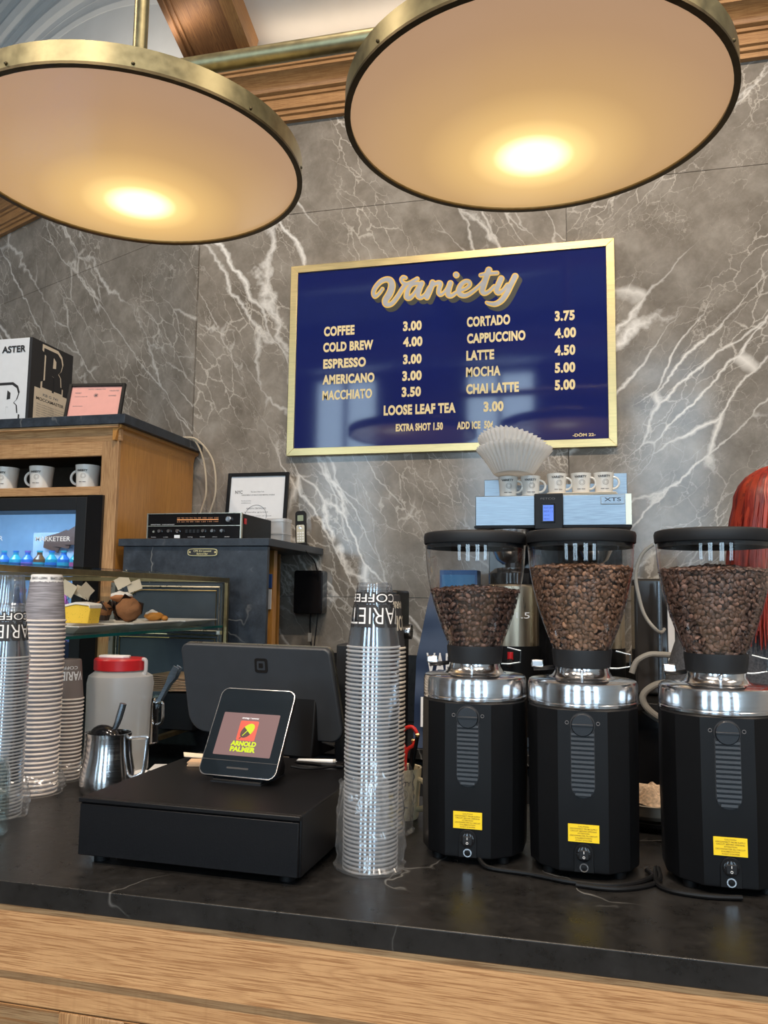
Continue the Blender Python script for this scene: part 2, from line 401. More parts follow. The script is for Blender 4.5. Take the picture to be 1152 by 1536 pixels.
def text_mesh(name, s, size, mat, parent=None, loc=(0, 0, 0), rot=(PI/2, 0, 0), bold=0.0, width=None, height=None, extrude=0.0, align='LEFT', sx=1.0, shear=0.0, fn=None, space=1.0, link=True):
    cu = bpy.data.curves.new('lettering', 'FONT'); cu.body = s; cu.size = size; cu.offset = bold*size; cu.extrude = extrude
    cu.align_x = align; cu.shear = shear; cu.space_character = space; cu.resolution_u = 4
    ob = bpy.data.objects.new('lettering', cu); C.objects.link(ob)
    dg = bpy.context.evaluated_depsgraph_get()
    me = bpy.data.meshes.new_from_object(ob.evaluated_get(dg))
    bpy.data.objects.remove(ob); bpy.data.curves.remove(cu)
    xs = [v.co.x for v in me.vertices]; ys = [v.co.y for v in me.vertices]
    if not xs: return None
    x0, x1, y0, y1 = min(xs), max(xs), min(ys), max(ys)
    for v in me.vertices:
        if width: v.co.x = (v.co.x-x0)*width/(x1-x0) if align == 'LEFT' else v.co.x*width/(x1-x0)
        else: v.co.x *= sx
        if height: v.co.y = v.co.y*height/(y1-max(0, y0))
        if fn: v.co = fn(v.co)
    me.materials.clear(); me.materials.append(mat)
    if not link: return me
    o = bpy.data.objects.new(name, me); C.objects.link(o); o.location = loc; o.rotation_euler = rot
    if parent: o.parent = parent
    return o

# ================================================================== SETTING
def struct(o): o['kind'] = 'structure'; return o
struct(MB().box(-7, 7, -4.8, 6, -0.1, 0).build('floor', plain('floor_tile', (0.34, 0.26, 0.18), 0.4)))
struct(MB().box(-1.9, 2.6, 1.75, 3.05, 0, 0.12).build('floor_bar_platform', plain('rubber_mat', (0.03, 0.03, 0.03), 0.7)))
# marble-clad back wall, built of slabs
wb = struct(thing('wall_back', None, None)); 
B(-1.93, 4.2, 3.725, 3.9, 0, 4.6).build('wall_core', M['plaster'], wb)
xs = [(-1.925, -0.0655, 'marble_a'), (-0.0625, 1.80, 'marble_b'), (1.803, 4.2, 'marble_a')]
for (x0, x1, mm) in xs:
    for (z0, z1) in ((0.0, 1.545), (1.547, 3.474), (3.476, 3.97)):
        B(x0, x1, 3.70, 3.722, z0, z1).build('marble_slab', M[mm], wb, bevel=0.0008, seg=1)
# side wall: turns away from the back wall at an outside corner
ang = math.radians(180-23.5)
wl = struct(thing('wall_left', None, None)); wl.location = (-1.925, 3.70, 0); wl.rotation_euler = (0, 0, ang)
B(0.0, 5, -0.2, -0.022, 0, 4.6).build('wall_core', M['plaster'], wl)
for (x0, x1) in ((0.012, 1.5), (1.503, 3.0), (3.003, 5)):
    for (z0, z1) in ((0.0, 1.545), (1.547, 3.474), (3.476, 3.97)):
        B(x0, x1, -0.022, 0.0, z0, z1).build('marble_slab', M['marble_c'], wl)
# wood cornice profile (out from the wall, height)
prof = [(0, 3.966), (0.028, 3.966), (0.028, 3.990), (0.040, 3.994), (0.040, 4.012), (0.052, 4.016), (0.052, 4.068), (0.062, 4.072), (0.062, 4.088), (0.074, 4.092)]
for k in range(7):
    a = k/6; prof.append((0.080+0.06*a*a, 4.096+0.058*a))
prof += [(0.150, 4.157), (0.150, 4.172), (0.160, 4.175), (0.160, 4.196), (0.170, 4.198)]
for k in range(7):
    a = k/6*PI/2; prof.append((0.175+0.03*math.sin(a), 4.200+0.028*(1-math.cos(a))))
prof += [(0.212, 4.230), (0.212, 4.246), (0, 4.246)]
MB().prism([(3.70-a, z) for a, z in prof], -1.975, 4.2, 'YZ').build('trim_1', M['oak_corn'], ang=25)['kind'] = 'structure'
t2 = MB().prism([(a, z) for a, z in prof], -0.05, 5, 'YZ').build('trim_2', M['oak_corn'], ang=25)
t2.location = (-1.925, 3.70, 0); t2.rotation_euler = (0, 0, ang); struct(t2)
# plaster above the cornice: back wall lunette and a vault rising toward the room
def quad(name, pts, th, mat):
    P = [Vector(p) for p in pts]; n = (P[1]-P[0]).cross(P[2]-P[0]).normalized()*th
    m = MB(); m.add(P+[p+n for p in P], [(0, 1, 2, 3), (7, 6, 5, 4), (0, 4, 5, 1), (1, 5, 6, 2), (2, 6, 7, 3), (3, 7, 4, 0)])
    return struct(m.build(name, mat))
quad('ceiling_vault', [(-1.66, 3.70, 4.43), (4.2, 3.70, 4.43), (4.2, 2.55, 4.85), (-1.66, 2.55, 4.85)], 0.06, M['plaster'])
quad('wall_lunette', [(-6.2, 5.35, 4.2), (-1.86, 3.652, 4.2), (-1.86, 3.652, 6.0), (-6.2, 5.35, 6.0)], 0.08, M['plaster'])
# curved plaster mouldings of the arch
pm = MB()
for (r, rr) in ((1.63, 0.045), (1.70, 0.035), (1.80, 0.07), (1.92, 0.05), (2.04, 0.08), (2.2, 0.08)):
    cx, cz = -3.0, 3.37
    pts = []
    for k in range(41):
        a = PI*(0.30+0.6*k/40); x = cx+r*math.cos(a); z = cz+r*math.sin(a)
        y = 3.55-(x+1.6)*(1.80/4.6)-0.02
        pts.append((x, y-0.03, z))
    pm.tube(pts, rr, 10)
struct(pm.build('trim_3', M['plaster']))
# oak roof beam rising toward the room, with moulded left edge
beam = struct(thing('ceiling_beam', None, None, (-1.955, 3.58, 4.275))); 
beam.rotation_euler = (-math.radians(20.0), 0, 0)
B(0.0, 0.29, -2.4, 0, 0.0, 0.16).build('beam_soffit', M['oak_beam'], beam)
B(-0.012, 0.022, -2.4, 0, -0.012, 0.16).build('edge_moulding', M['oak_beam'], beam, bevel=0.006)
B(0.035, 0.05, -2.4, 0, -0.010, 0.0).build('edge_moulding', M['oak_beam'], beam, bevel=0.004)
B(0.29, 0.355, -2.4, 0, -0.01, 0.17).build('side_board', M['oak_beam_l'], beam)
# ceilings and rest of the room (behind the photographer)
struct(B(-7, 7, -4.9, 6.2, 5.6, 5.7).build('ceiling', plain('dark_ceiling', (0.28, 0.28, 0.30), 0.8)))
struct(B(-7.1, -7.0, -4.9, 6, 0, 5.7).build('wall_west', M['plaster']))
struct(B(4.2, 4.3, -4.9, 3.9, 0, 5.7).build('wall_right', M['plaster']))
wr = struct(thing('wall_rear', None, None))
wm = plain('rear_wall_oak', (0.36, 0.22, 0.12), 0.6)
B(-7, 4.2, -4.65, -4.5, 0, 0.6).build('wall_base', wm, wr); B(-7, 4.2, -4.65, -4.5, 5.0, 5.6).build('wall_header', wm, wr)
for (a, b) in ((-7, -4.15), (-3.05, -1.75), (-0.65, 0.65), (1.75, 2.85)):
    B(a, b, -4.65, -4.5, 0.6, 5.0).build('pier', wm, wr)
B(3.95, 4.2, -4.65, -4.5, 0.6, 5.0).build('pier', wm, wr)
for i, wx in enumerate((-3.6, -1.2, 1.2, 3.4)):
    fr = MB(); w = 0.55
    fr.box(wx-w, wx+w, -4.6, -4.52, 0.6, 0.7).box(wx-w, wx+w, -4.6, -4.52, 4.9, 5.0).box(wx-w, wx-w+0.06, -4.6, -4.52, 0.6, 5.0).box(wx+w-0.06, wx+w, -4.6, -4.52, 0.6, 5.0)
    fr.box(wx-0.03, wx+0.03, -4.6, -4.52, 0.7, 4.9).box(wx-w, wx+w, -4.6, -4.52, 2.9, 2.96)
    o = struct(fr.build('window_%d' % (i+1), M['black'])); B(wx-w, wx+w, -4.565, -4.56, 0.6, 5.0).build('pane', M['glass'], o)
duct = MB()
for (y, z, r) in ((-2.4, 4.75, 0.32), (-0.9, 5.1, 0.2)): duct.lathe([(r, -6.9), (r, 4.1)], (0, y, z), 24, axis='X')
struct(duct.build('ceiling_duct', plain('duct_metal', (0.5, 0.5, 0.52), 0.35, metal=0.8)))
for x in (-4.5, -1.8, 0.9, 3.4): struct(B(x-0.06, x+0.06, -4.5, 1.0, 5.35, 5.6).build('ceiling_joist', M['black']))

# ------------------------------------------------------------------ front bar
top = MB().box(-3.0, 2.4, 1.217, 1.99, 1.032, 1.07).build('countertop', M['soap'], bevel=0.002)
tag(top, 'long black soapstone bar top with faint white veins under the grinders', 'countertop')
bar = thing('bar_front', 'light oak bar front with flat top rail and recessed panels under black countertop', 'bar', (0, -0.024, 0))
B(-3.0, 2.4, 1.250, 1.285, 0.925, 1.03).build('top_rail', M['oak_x'], bar)
B(-3.0, 2.4, 1.262, 1.29, 0.868, 0.924).build('sub_rail', M['oak_x2'], bar, bevel=0.003)
for (a, b) in ((-3.0, -0.845), (-0.725, 1.25)):
    m = MB(); m.prism([(1.262, 0.866), (1.285, 0.850), (1.285, 0.832), (1.30, 0.820), (1.31, 0.866)], a, b, 'YZ'); m.build('panel_moulding', M['oak_x'], bar)
    B(a, b, 1.300, 1.32, 0.15, 0.84).build('panel', M['oak_x2'], bar)
for (a, b) in ((-0.845, -0.725), (1.25, 1.37)): B(a, b, 1.262, 1.30, 0.10, 0.866).build('stile', M['oak_z'], bar, bevel=0.002)
B(-3.0, 2.4, 1.255, 1.32, 0.0, 0.14).build('plinth', M['oak_x'], bar)
B(-3.0, 2.4, 1.33, 1.95, 0.0, 1.03).build('carcass', M['black'], bar)
# back counter under the brewer with black splash
bc = thing('back_counter', 'black stone back counter with low splashback below marble wall', 'counter')
B(-1.15, 2.4, 3.05, 3.698, 0.945, 0.985).build('worktop', M['soap'], bc, bevel=0.003)
B(-1.15, 2.4, 3.675, 3.698, 0.986, 1.285).build('splashback', M['soap'], bc, bevel=0.002)
B(-1.15, 2.4, 3.12, 3.69, 0.0, 0.944).build('base_cabinet', M['black'], bc)
for k in range(5): B(-1.13+k*0.7, -1.13+k*0.7+0.68, 3.10, 3.119, 0.16, 0.93).build('door', M['grey_d'], bc, bevel=0.003)

# ================================================================== PENDANT LAMPS
def lamp_glow(name, hx, hy):
    m, nt, b = newmat(name)
    v = coords(nt)
    def dist(c, s):
        vm = nt.nodes.new('ShaderNodeVectorMath'); vm.operation = 'SUBTRACT'; L(nt, v, vm.inputs[0]); vm.inputs[1].default_value = c
        v2 = nt.nodes.new('ShaderNodeVectorMath'); v2.operation = 'MULTIPLY'; L(nt, vm.outputs[0], v2.inputs[0]); v2.inputs[1].default_value = s
        v3 = nt.nodes.new('ShaderNodeVectorMath'); v3.operation = 'LENGTH'; L(nt, v2.outputs[0], v3.inputs[0]); return v3.outputs['Value']
    d = dist((hx, hy, 0), (1.0, 1.0, 0))
    c = ramp(nt, d, [(0.0, (2.6, 2.3, 1.6)), (0.062, (2.0, 1.65, 0.95)), (0.105, (1.2, 0.80, 0.29)), (0.17, (0.80, 0.50, 0.18)), (0.29, (0.55, 0.33, 0.135)), (0.48, (0.43, 0.255, 0.135)), (0.75, (0.37, 0.235, 0.165))])
    nt.nodes[-1].color_ramp.interpolation = 'B_SPLINE' if False else 'EASE'
    b.inputs['Base Color'].default_value = (0.25, 0.2, 0.17, 1); b.inputs['Roughness'].default_value = 0.18
    for n in nt.nodes:
        if n.type == 'VALTORGB':
            n.color_ramp.interpolation = 'LINEAR'
    L(nt, c, b.inputs['Emission Color']); b.inputs['Emission Strength'].default_value = 1.0
    return m
def pendant(x, label, hx, hy):
    t = thing('pendant_lamp', label, 'lamp', (x, 1.85, 2.68), 0, 'brass disc lamps over the bar')
    R = 0.45
    MB().lathe([(R-0.012, 0.0), (R, 0.0), (R, 0.052), (R-0.004, 0.055), (R-0.012, 0.055), (R-0.012, 0.0)], n=96).build('rim', M['brass'], t)
    MB().lathe([(R-0.013, -0.004), (R+0.0015, -0.004), (R+0.0015, 0.003), (R-0.011, 0.003), (R-0.013, -0.004)], n=96).build('lip', M['brass_dark'], t)
    MB().lathe([(0.0001, 0.004), (R-0.012, 0.004), (R-0.012, 0.008), (0.0001, 0.008)], n=96).build('diffuser', lamp_glow('frosted_lamp_glass', hx, hy), t)
    MB().lathe([(R-0.012, 0.046), (R-0.012, 0.05), (0.03, 0.075), (0.0001, 0.075)], n=64).build('top_plate', M['brass'], t)
    for k in range(10):
        a = 2*PI*(k+0.35)/10
        MB().lathe([(0.0001, 0.005), (0.003, 0.004), (0.0045, 0), (0.0045, -0.003)], (0, 0, 0), 10).xf(Matrix.Translation((R*math.cos(a), R*math.sin(a), 0.012)) @ Matrix.Rotation(a, 4, 'Z') @ Matrix.Rotation(PI/2, 4, 'Y')).build('screw', M['brass_dark'], t)
    MB().cyl((0, 0, 0.07), 0.0195, 2.4).build('stem', M['brass'], t)
    return t
pendant(-1.166, 'round brass rimmed disc lamp on the left with glowing frosted glass and visible stem', -0.085, 0.175)
pendant(-0.104, 'round brass rimmed disc lamp above the menu board, right of the other disc lamp', -0.012, 0.165)
tag(MB().lathe([(0.0001, -1.20), (0.024, -1.20), (0.024, 2.6), (0.0001, 2.6)], (0, 1.85, 2.957), 28, axis='X').build('lamp_rail', M['brass']),
    'horizontal brass tube joining the stems of the two disc lamps', 'tube')

# ================================================================== MENU BOARD
mb = thing('menu_board', 'navy blue coffee menu board in gold frame on marble wall', 'menu board', (0, 3.70, 0))
x0, x1, z0, z1, fw = -1.406, 0.147, 2.226, 3.185, 0.036
B(x0+fw*0.6, x1-fw*0.6, -0.022, -0.006, z0+fw*0.6, z1-fw*0.6).build('panel', M['navy'], mb)
def frame_part(pts):
    m = MB(); v = [(x, -0.03, z) for x, z in pts]+[(x, -0.001, z) for x, z in pts]
    m.add(v, [(0, 1, 2, 3), (7, 6, 5, 4), (0, 4, 5, 1), (1, 5, 6, 2), (2, 6, 7, 3), (3, 7, 4, 0)]); return m
for pts in ([(x0, z0), (x1, z0), (x1-fw, z0+fw), (x0+fw, z0+fw)], [(x1, z0), (x1, z1), (x1-fw, z1-fw), (x1-fw, z0+fw)],
            [(x1, z1), (x0, z1), (x0+fw, z1-fw), (x1-fw, z1-fw)], [(x0, z1), (x0, z0), (x0+fw, z0+fw), (x0+fw, z1-fw)]):
    frame_part(pts).build('frame_rail', M['brass_frame'], mb, bevel=0.0012)
menu = [('COFFEE', -1.229, -1.073, 2.819, 0.046), ('3.00', -0.831, -0.74, 2.819, 0.045), ('COLD BREW', -1.231, -0.978, 2.739, 0.045), ('4.00', -0.83, -0.736, 2.741, 0.045),
 ('ESPRESSO', -1.229, -1.013, 2.656, 0.045), ('3.00', -0.829, -0.739, 2.656, 0.045), ('AMERICANO', -1.231, -0.969, 2.577, 0.045), ('3.00', -0.832, -0.738, 2.575, 0.045),
 ('MACCHIATO', -1.229, -0.981, 2.498, 0.045), ('3.50', -0.834, -0.741, 2.497, 0.045), ('CORTADO', -0.524, -0.322, 2.818, 0.046), ('3.75', -0.119, -0.03, 2.818, 0.045),
 ('CAPPUCCINO', -0.523, -0.252, 2.738, 0.045), ('4.00', -0.12, -0.025, 2.737, 0.045), ('LATTE', -0.526, -0.396, 2.656, 0.045), ('4.50', -0.121, -0.029, 2.656, 0.045),
 ('MOCHA', -0.526, -0.368, 2.576, 0.045), ('5.00', -0.121, -0.03, 2.575, 0.045), ('CHAI LATTE', -0.526, -0.283, 2.496, 0.045), ('5.00', -0.122, -0.031, 2.495, 0.045),
 ('LOOSE LEAF TEA', -0.921, -0.575, 2.411, 0.046), ('3.00', -0.445, -0.353, 2.409, 0.045), ('EXTRA SHOT 1.50', -0.861, -0.635, 2.331, 0.034), ('ADD ICE  50\u00a2', -0.569, -0.402, 2.330, 0.034)]
for s, a, b, z, h in menu:
    o = text_mesh('lettering', s, 0.06, M['gold_ink'], mb, (a, -0.0226, z), bold=0.02 if s[0] == 'M' else 0.05, width=b-a, height=h, space=1.08)
    if s[0] == 'M':
        for q in (-1, 1): text_mesh('lettering', s, 0.06, M['gold_ink'], mb, (a+q*0.0011, -0.0228-0.0001*q, z+q*0.0006), bold=0.02, width=b-a, height=h, space=1.08)
text_mesh('signature', '-D\u00d6M 22-', 0.03, M['gold_ink'], mb, (-0.045, -0.0226, 2.276), bold=0.03, width=0.10, height=0.016)
# hand-painted script heading as brush strokes; points are on the board's face in metres
S = 0.00072
def lp(x, y): return (-0.993+(x-70)*S, 3.018-0.0000576*(x-70)-(y-260)*0.000738)
strokes = [
 ([(150, 232), (128, 262), (100, 283), (88, 262), (100, 225), (135, 185), (175, 168), (205, 178), (215, 215), (200, 265), (172, 310), (178, 338), (215, 332), (255, 285), (290, 230), (312, 203), (345, 188), (388, 165)], [9, 10, 12, 13, 14, 15, 17, 21, 24, 25, 22, 17, 15, 15, 14, 12, 11, 12]),
 ([(318, 200), (292, 190), (280, 168), (292, 153), (308, 158)], [12, 11, 10, 10, 10]),
 ([(420, 205), (390, 195), (350, 205), (325, 240), (318, 285), (340, 292), (370, 262), (405, 205)], [13, 13, 14, 16, 18, 15, 11, 10]),
 ([(420, 195), (402, 240), (395, 278), (415, 290), (445, 268), (470, 225), (500, 195)], [16, 17, 16, 12, 10, 10, 10]),
 ([(492, 190), (478, 235), (455, 288)], [17, 17, 17]),
 ([(470, 240), (500, 205), (530, 192), (545, 200), (536, 235), (535, 262), (552, 270), (580, 245), (600, 212)], [9, 11, 14, 15, 14, 12, 10, 9, 9]),
 ([(612, 195), (600, 235), (598, 270), (618, 278), (650, 258), (680, 240)], [17, 18, 17, 13, 10, 10]),
 ([(668, 245), (710, 232), (738, 210), (735, 188), (712, 184), (684, 205), (668, 240), (678, 268), (710, 276), (748, 258), (800, 215), (840, 170)], [10, 10, 11, 12, 13, 15, 17, 17, 14, 12, 10, 10]),
 ([(865, 108), (850, 150), (832, 205), (822, 245), (838, 262), (868, 248), (900, 215)], [19, 19, 19, 18, 13, 10, 9]),
 ([(812, 142), (860, 132), (918, 128)], [10, 11, 11]),
 ([(945, 165), (928, 205), (915, 240), (928, 258), (958, 242), (985, 205)], [18, 18, 17, 14, 11, 9]),
 ([(1035, 150), (1008, 205), (978, 265), (945, 310), (905, 332), (865, 328), (850, 322)], [18, 18, 18, 17, 15, 10, 6]),
 ([(649, 138), (652, 141)], [17, 17])]
import numpy as np
_sm = []
for pts, ws in strokes:
    P = catmull([Vector((p[0], p[1], 0)) for p in pts], 12); n = len(P)
    for i in range(n):
        q = i/(n-1)*(len(ws)-1); j = min(int(q), len(ws)-2) if len(ws) > 1 else 0
        _sm.append((P[i].x, P[i].y, (ws[j]*(1-(q-j))+ws[j+1]*(q-j))*0.86))
_sm = np.array(_sm); _st = 2.5
_gx = np.arange(40, 1110, _st); _gy = np.arange(80, 400, _st)
_F = np.full((len(_gy), len(_gx)), 1e9)
for (px, py, w) in _sm: _F = np.minimum(_F, np.hypot(_gx[None, :]-px, _gy[:, None]-py)-w)
def ribbon(grow, ox, oz, y, name, mat):
    # outline of the united brush strokes, cut cell by cell from a distance field
    m = MB(); F = _F-grow*0.86
    for j in range(len(_gy)-1):
        for i in range(len(_gx)-1):
            f = (F[j, i], F[j, i+1], F[j+1, i+1], F[j+1, i])
            if min(f) > 0: continue
            p = ((_gx[i], _gy[j]), (_gx[i+1], _gy[j]), (_gx[i+1], _gy[j+1]), (_gx[i], _gy[j+1])); poly = []
            for k in range(4):
                a, b = f[k], f[(k+1) % 4]
                if a <= 0: poly.append(p[k])
                if (a <= 0) != (b <= 0):
                    t = a/(a-b); q = p[(k+1) % 4]; poly.append((p[k][0]+(q[0]-p[k][0])*t, p[k][1]+(q[1]-p[k][1])*t))
            if len(poly) > 2:
                vs = []
                for (u, v) in poly:
                    a, b = lp(u+ox, v+oz); vs.append((a, y, b))
                m.add(vs, [tuple(range(len(vs)))])
    return m.build(name, mat, mb)
ribbon(9, 22, 26, -0.0226, 'heading_shadow', M['olive_ink'])
ribbon(9, 11, 13, -0.0229, 'heading_shadow', M['olive_ink'])
ribbon(8, 0, 0, -0.0234, 'heading_outline', M['gold_line'])
ribbon(-1.5, 0, 0, -0.0240, 'heading_fill', M['silver_ink'])

# ================================================================== TALL OAK CABINET WITH FRIDGE
tc = thing('tall_cabinet', 'tall oak cabinet with black stone top, mug shelf and drinks fridge', 'cabinet', (0, 3.0, 0))
XL, XR, D = -3.6, -1.902, 0.70
B(XL, XR+0.045, -0.035, D-0.02, 2.256, 2.297).build('stone_top', M['soap2'], tc, bevel=0.002)
cr = [(-0.028, 2.255), (-0.028, 2.243)]
for k in range(7):
    a = k/6*PI/2; cr.append((-0.026+0.020*math.sin(a), 2.242-0.030*(1-math.cos(a))))
cr += [(-0.004, 2.205), (0.0, 2.19), (0.012, 2.19), (0.012, 2.255)]
MB().prism(cr, XL, XR+0.012, 'YZ').build('crown_moulding', M['oak_x'], tc, ang=25)
MB().prism([(XR+a*-1-0.006, z) for a, z in cr], -0.02, D-0.02, 'XZ').build('crown_moulding', M['oak_panel'], tc, ang=25)
B(XL, XR-0.078, 0.0, 0.02, 2.128, 2.19).build('top_rail', M['oak_x2'], tc, bevel=0.002)
B(XR-0.078, XR, 0.0, 0.02, 0.0, 2.19).build('stile', M['oak_z'], tc, bevel=0.002)
B(XR-0.018, XR-0.002, 0.02, D-0.02, 0.0, 2.20).build('side_panel', M['oak_panel'], tc, bevel=0.001)
B(XL, XR-0.078, 0.0, 0.5, 1.960, 1.997).build('mug_shelf', M['oak_x'], tc, bevel=0.002)
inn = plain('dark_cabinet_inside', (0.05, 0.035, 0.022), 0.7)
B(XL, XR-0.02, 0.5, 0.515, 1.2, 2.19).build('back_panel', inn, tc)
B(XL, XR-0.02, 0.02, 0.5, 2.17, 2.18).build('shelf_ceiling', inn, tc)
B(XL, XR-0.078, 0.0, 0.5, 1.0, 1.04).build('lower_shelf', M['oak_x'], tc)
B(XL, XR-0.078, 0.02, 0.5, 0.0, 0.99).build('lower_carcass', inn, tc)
fr = thing('drinks_fridge', 'black glass door drinks fridge with white lettering inside oak cabinet', 'fridge', (0, 2.985, 0))
FX0, FX1 = -3.0, -1.985
B(FX0, FX0+0.02, 0.03, 0.46, 1.045, 1.95).build('side_wall', M['black'], fr); B(FX1-0.02, FX1, 0.03, 0.46, 1.045, 1.95).build('side_wall', M['black'], fr)
B(FX0, FX1, 0.46, 0.47, 1.045, 1.95).build('inner_back', plain('fridge_lining', (0.30, 0.42, 0.52), 0.5), fr)
B(FX0, FX1, 0.03, 0.46, 1.93, 1.95).build('top_panel', M['black'], fr); B(FX0, FX1, 0.03, 0.46, 1.045, 1.07).build('bottom_panel', M['black'], fr)
for z in (1.335, 1.62): B(FX0+0.02, FX1-0.02, 0.06, 0.45, z, z+0.008).build('wire_shelf', M['steel'], fr)
dr = MB(); dx0, dx1, dz0, dz1 = FX0, -2.03, 1.05, 1.952
dr.box(dx0, dx0+0.05, 0, 0.03, dz0, dz1).box(dx1-0.05, dx1, 0, 0.03, dz0, dz1).box(dx0+0.05, dx1-0.05, 0, 0.03, dz1-0.055, dz1).box(dx0+0.05, dx1-0.05, 0, 0.03, dz0, dz0+0.05)
door = dr.build('door', M['grey_d'], fr, bevel=0.002)
B(dx0+0.05, dx1-0.05, 0.008, 0.012, dz0+0.05, dz1-0.055).build('door_glass', M['tank'], door)
B(dx1+0.003, FX1+0.03, 0.0, 0.03, 1.05, 1.958).build('hinge_trim', M['black_g'], fr)
whe = plain('white_lettering', (0.85, 0.85, 0.85), 0.6, var=0)
text_mesh('lettering', 'MARKETEER', 0.05, whe, fr, (-2.272, 0.0065, 1.765), bold=0.01, width=0.168, height=0.020)
text_mesh('lettering', 'AIR', 0.05, M['ink_w'], fr, (-2.49, 0.0065, 1.768), bold=0.01, width=0.055, height=0.020)
fl = bpy.data.lights.new('fridge_tube', 'AREA'); fl.shape = 'RECTANGLE'; fl.size = 0.9; fl.size_y = 0.03; fl.energy = 5.5; fl.color = (0.6, 0.85, 1.0)
flo = bpy.data.objects.new('fridge_tube', fl); C.objects.link(flo); flo.location = (-2.5, 3.06, 1.915); flo.rotation_euler = (math.radians(35), 0, 0)
fl2 = fl.copy(); flo2 = bpy.data.objects.new('fridge_tube', fl2); C.objects.link(flo2); flo2.location = (-2.5, 3.06, 1.60); flo2.rotation_euler = (math.radians(35), 0, 0); fl2.energy = 3.0
ONES2 = ['', 'first', 'second', 'third', 'fourth', 'fifth', 'sixth', 'seventh', 'eighth', 'ninth']
def bottle(x, y, z, col, cap, h=0.2, r=0.03, kind='bottle', label=''):
    t = thing('drink_bottle', label, 'bottle', (x, y, z), 0, 'bottled drinks in the fridge')
    MB().lathe([(0.0001, 0), (r, 0.002), (r, h*0.62), (r*0.42, h*0.82), (r*0.42, h*0.93)], n=20).build('body', col, t)
    MB().cyl((0, 0, h*0.93), r*0.48, h*0.07, 16).build('cap', cap, t)
    MB().lathe([(r+0.0008, h*0.2), (r+0.0008, h*0.5)], n=20).build('wrapper', cap, t)
dcol = [plain('drink_%s' % n, c, 0.2) for n, c in (('orange', (0.6, 0.2, 0.03)), ('pink', (0.6, 0.12, 0.25)), ('blue', (0.05, 0.2, 0.55)), ('amber', (0.22, 0.09, 0.03)), ('teal', (0.05, 0.4, 0.45)), ('violet', (0.3, 0.15, 0.5)))]
nm = ['orange', 'pink', 'blue', 'amber', 'teal', 'violet']
nn = ['orange', 'pink', 'blue', 'amber', 'teal', 'violet']
for i in range(9):
    c1, c2 = (2, 4, 2, 3, 4, 2, 4, 2, 5)[i], (4, 2, 5, 4, 2, 4, 1, 4, 2)[i]
    bottle(-2.56+i*0.062, 3.16, 1.629, dcol[c1], dcol[c2], 0.105, 0.027, label='short %s drink bottle with %s wrapper, %s from left on the upper fridge shelf' % (nn[c1], nn[c2], ONES2[i+1]))
for i in range(7):
    c1, c2 = (0, 2, 5, 4, 1, 2, 5)[i], (4, 1, 4, 5, 2, 4, 1)[i]
    bottle(-2.52+i*0.070, 3.16, 1.344, dcol[c1], dcol[c2], 0.22, 0.032, label='tall %s drink bottle with %s wrapper, %s from left on the middle fridge shelf' % (nn[c1], nn[c2], ONES2[i+1]))
for i in range(7):
    c1, c2 = (4, 2, 4, 5, 2, 4, 2)[i], (2, 5, 2, 4, 4, 1, 4)[i]
    bottle(-2.52+i*0.070, 3.16, 1.071, dcol[c1], dcol[c2], 0.22, 0.032, label='tall %s drink bottle with %s wrapper, %s from left at the fridge bottom' % (nn[c1], nn[c2], ONES2[i+1]))
# pale carton of pouches at the back of the upper shelf
pcx = thing('pouch_carton', 'grey white open carton of brown pouches on the upper fridge shelf', 'box', (-2.36, 3.30, 1.629))
B(-0.16, 0.24, 0, 0.10, 0, 0.20).build('carton', plain('frosted_carton', (0.45, 0.5, 0.55), 0.6), pcx, bevel=0.002)
for k in range(5): MB().prism([(-0.04, 0), (0.04, 0), (0.05, 0.06), (0.01, 0.085), (-0.05, 0.05)], -0.02-0.008*k, -0.013-0.008*k, 'XZ').xf(Matrix.Translation((-0.05+k*0.062, 0, 0.115+0.012*k)) @ Matrix.Rotation(0.3-0.15*k, 4, 'Y')).build('pouch', plain('brown_pouch', (0.12, 0.045, 0.02), 0.5), pcx)

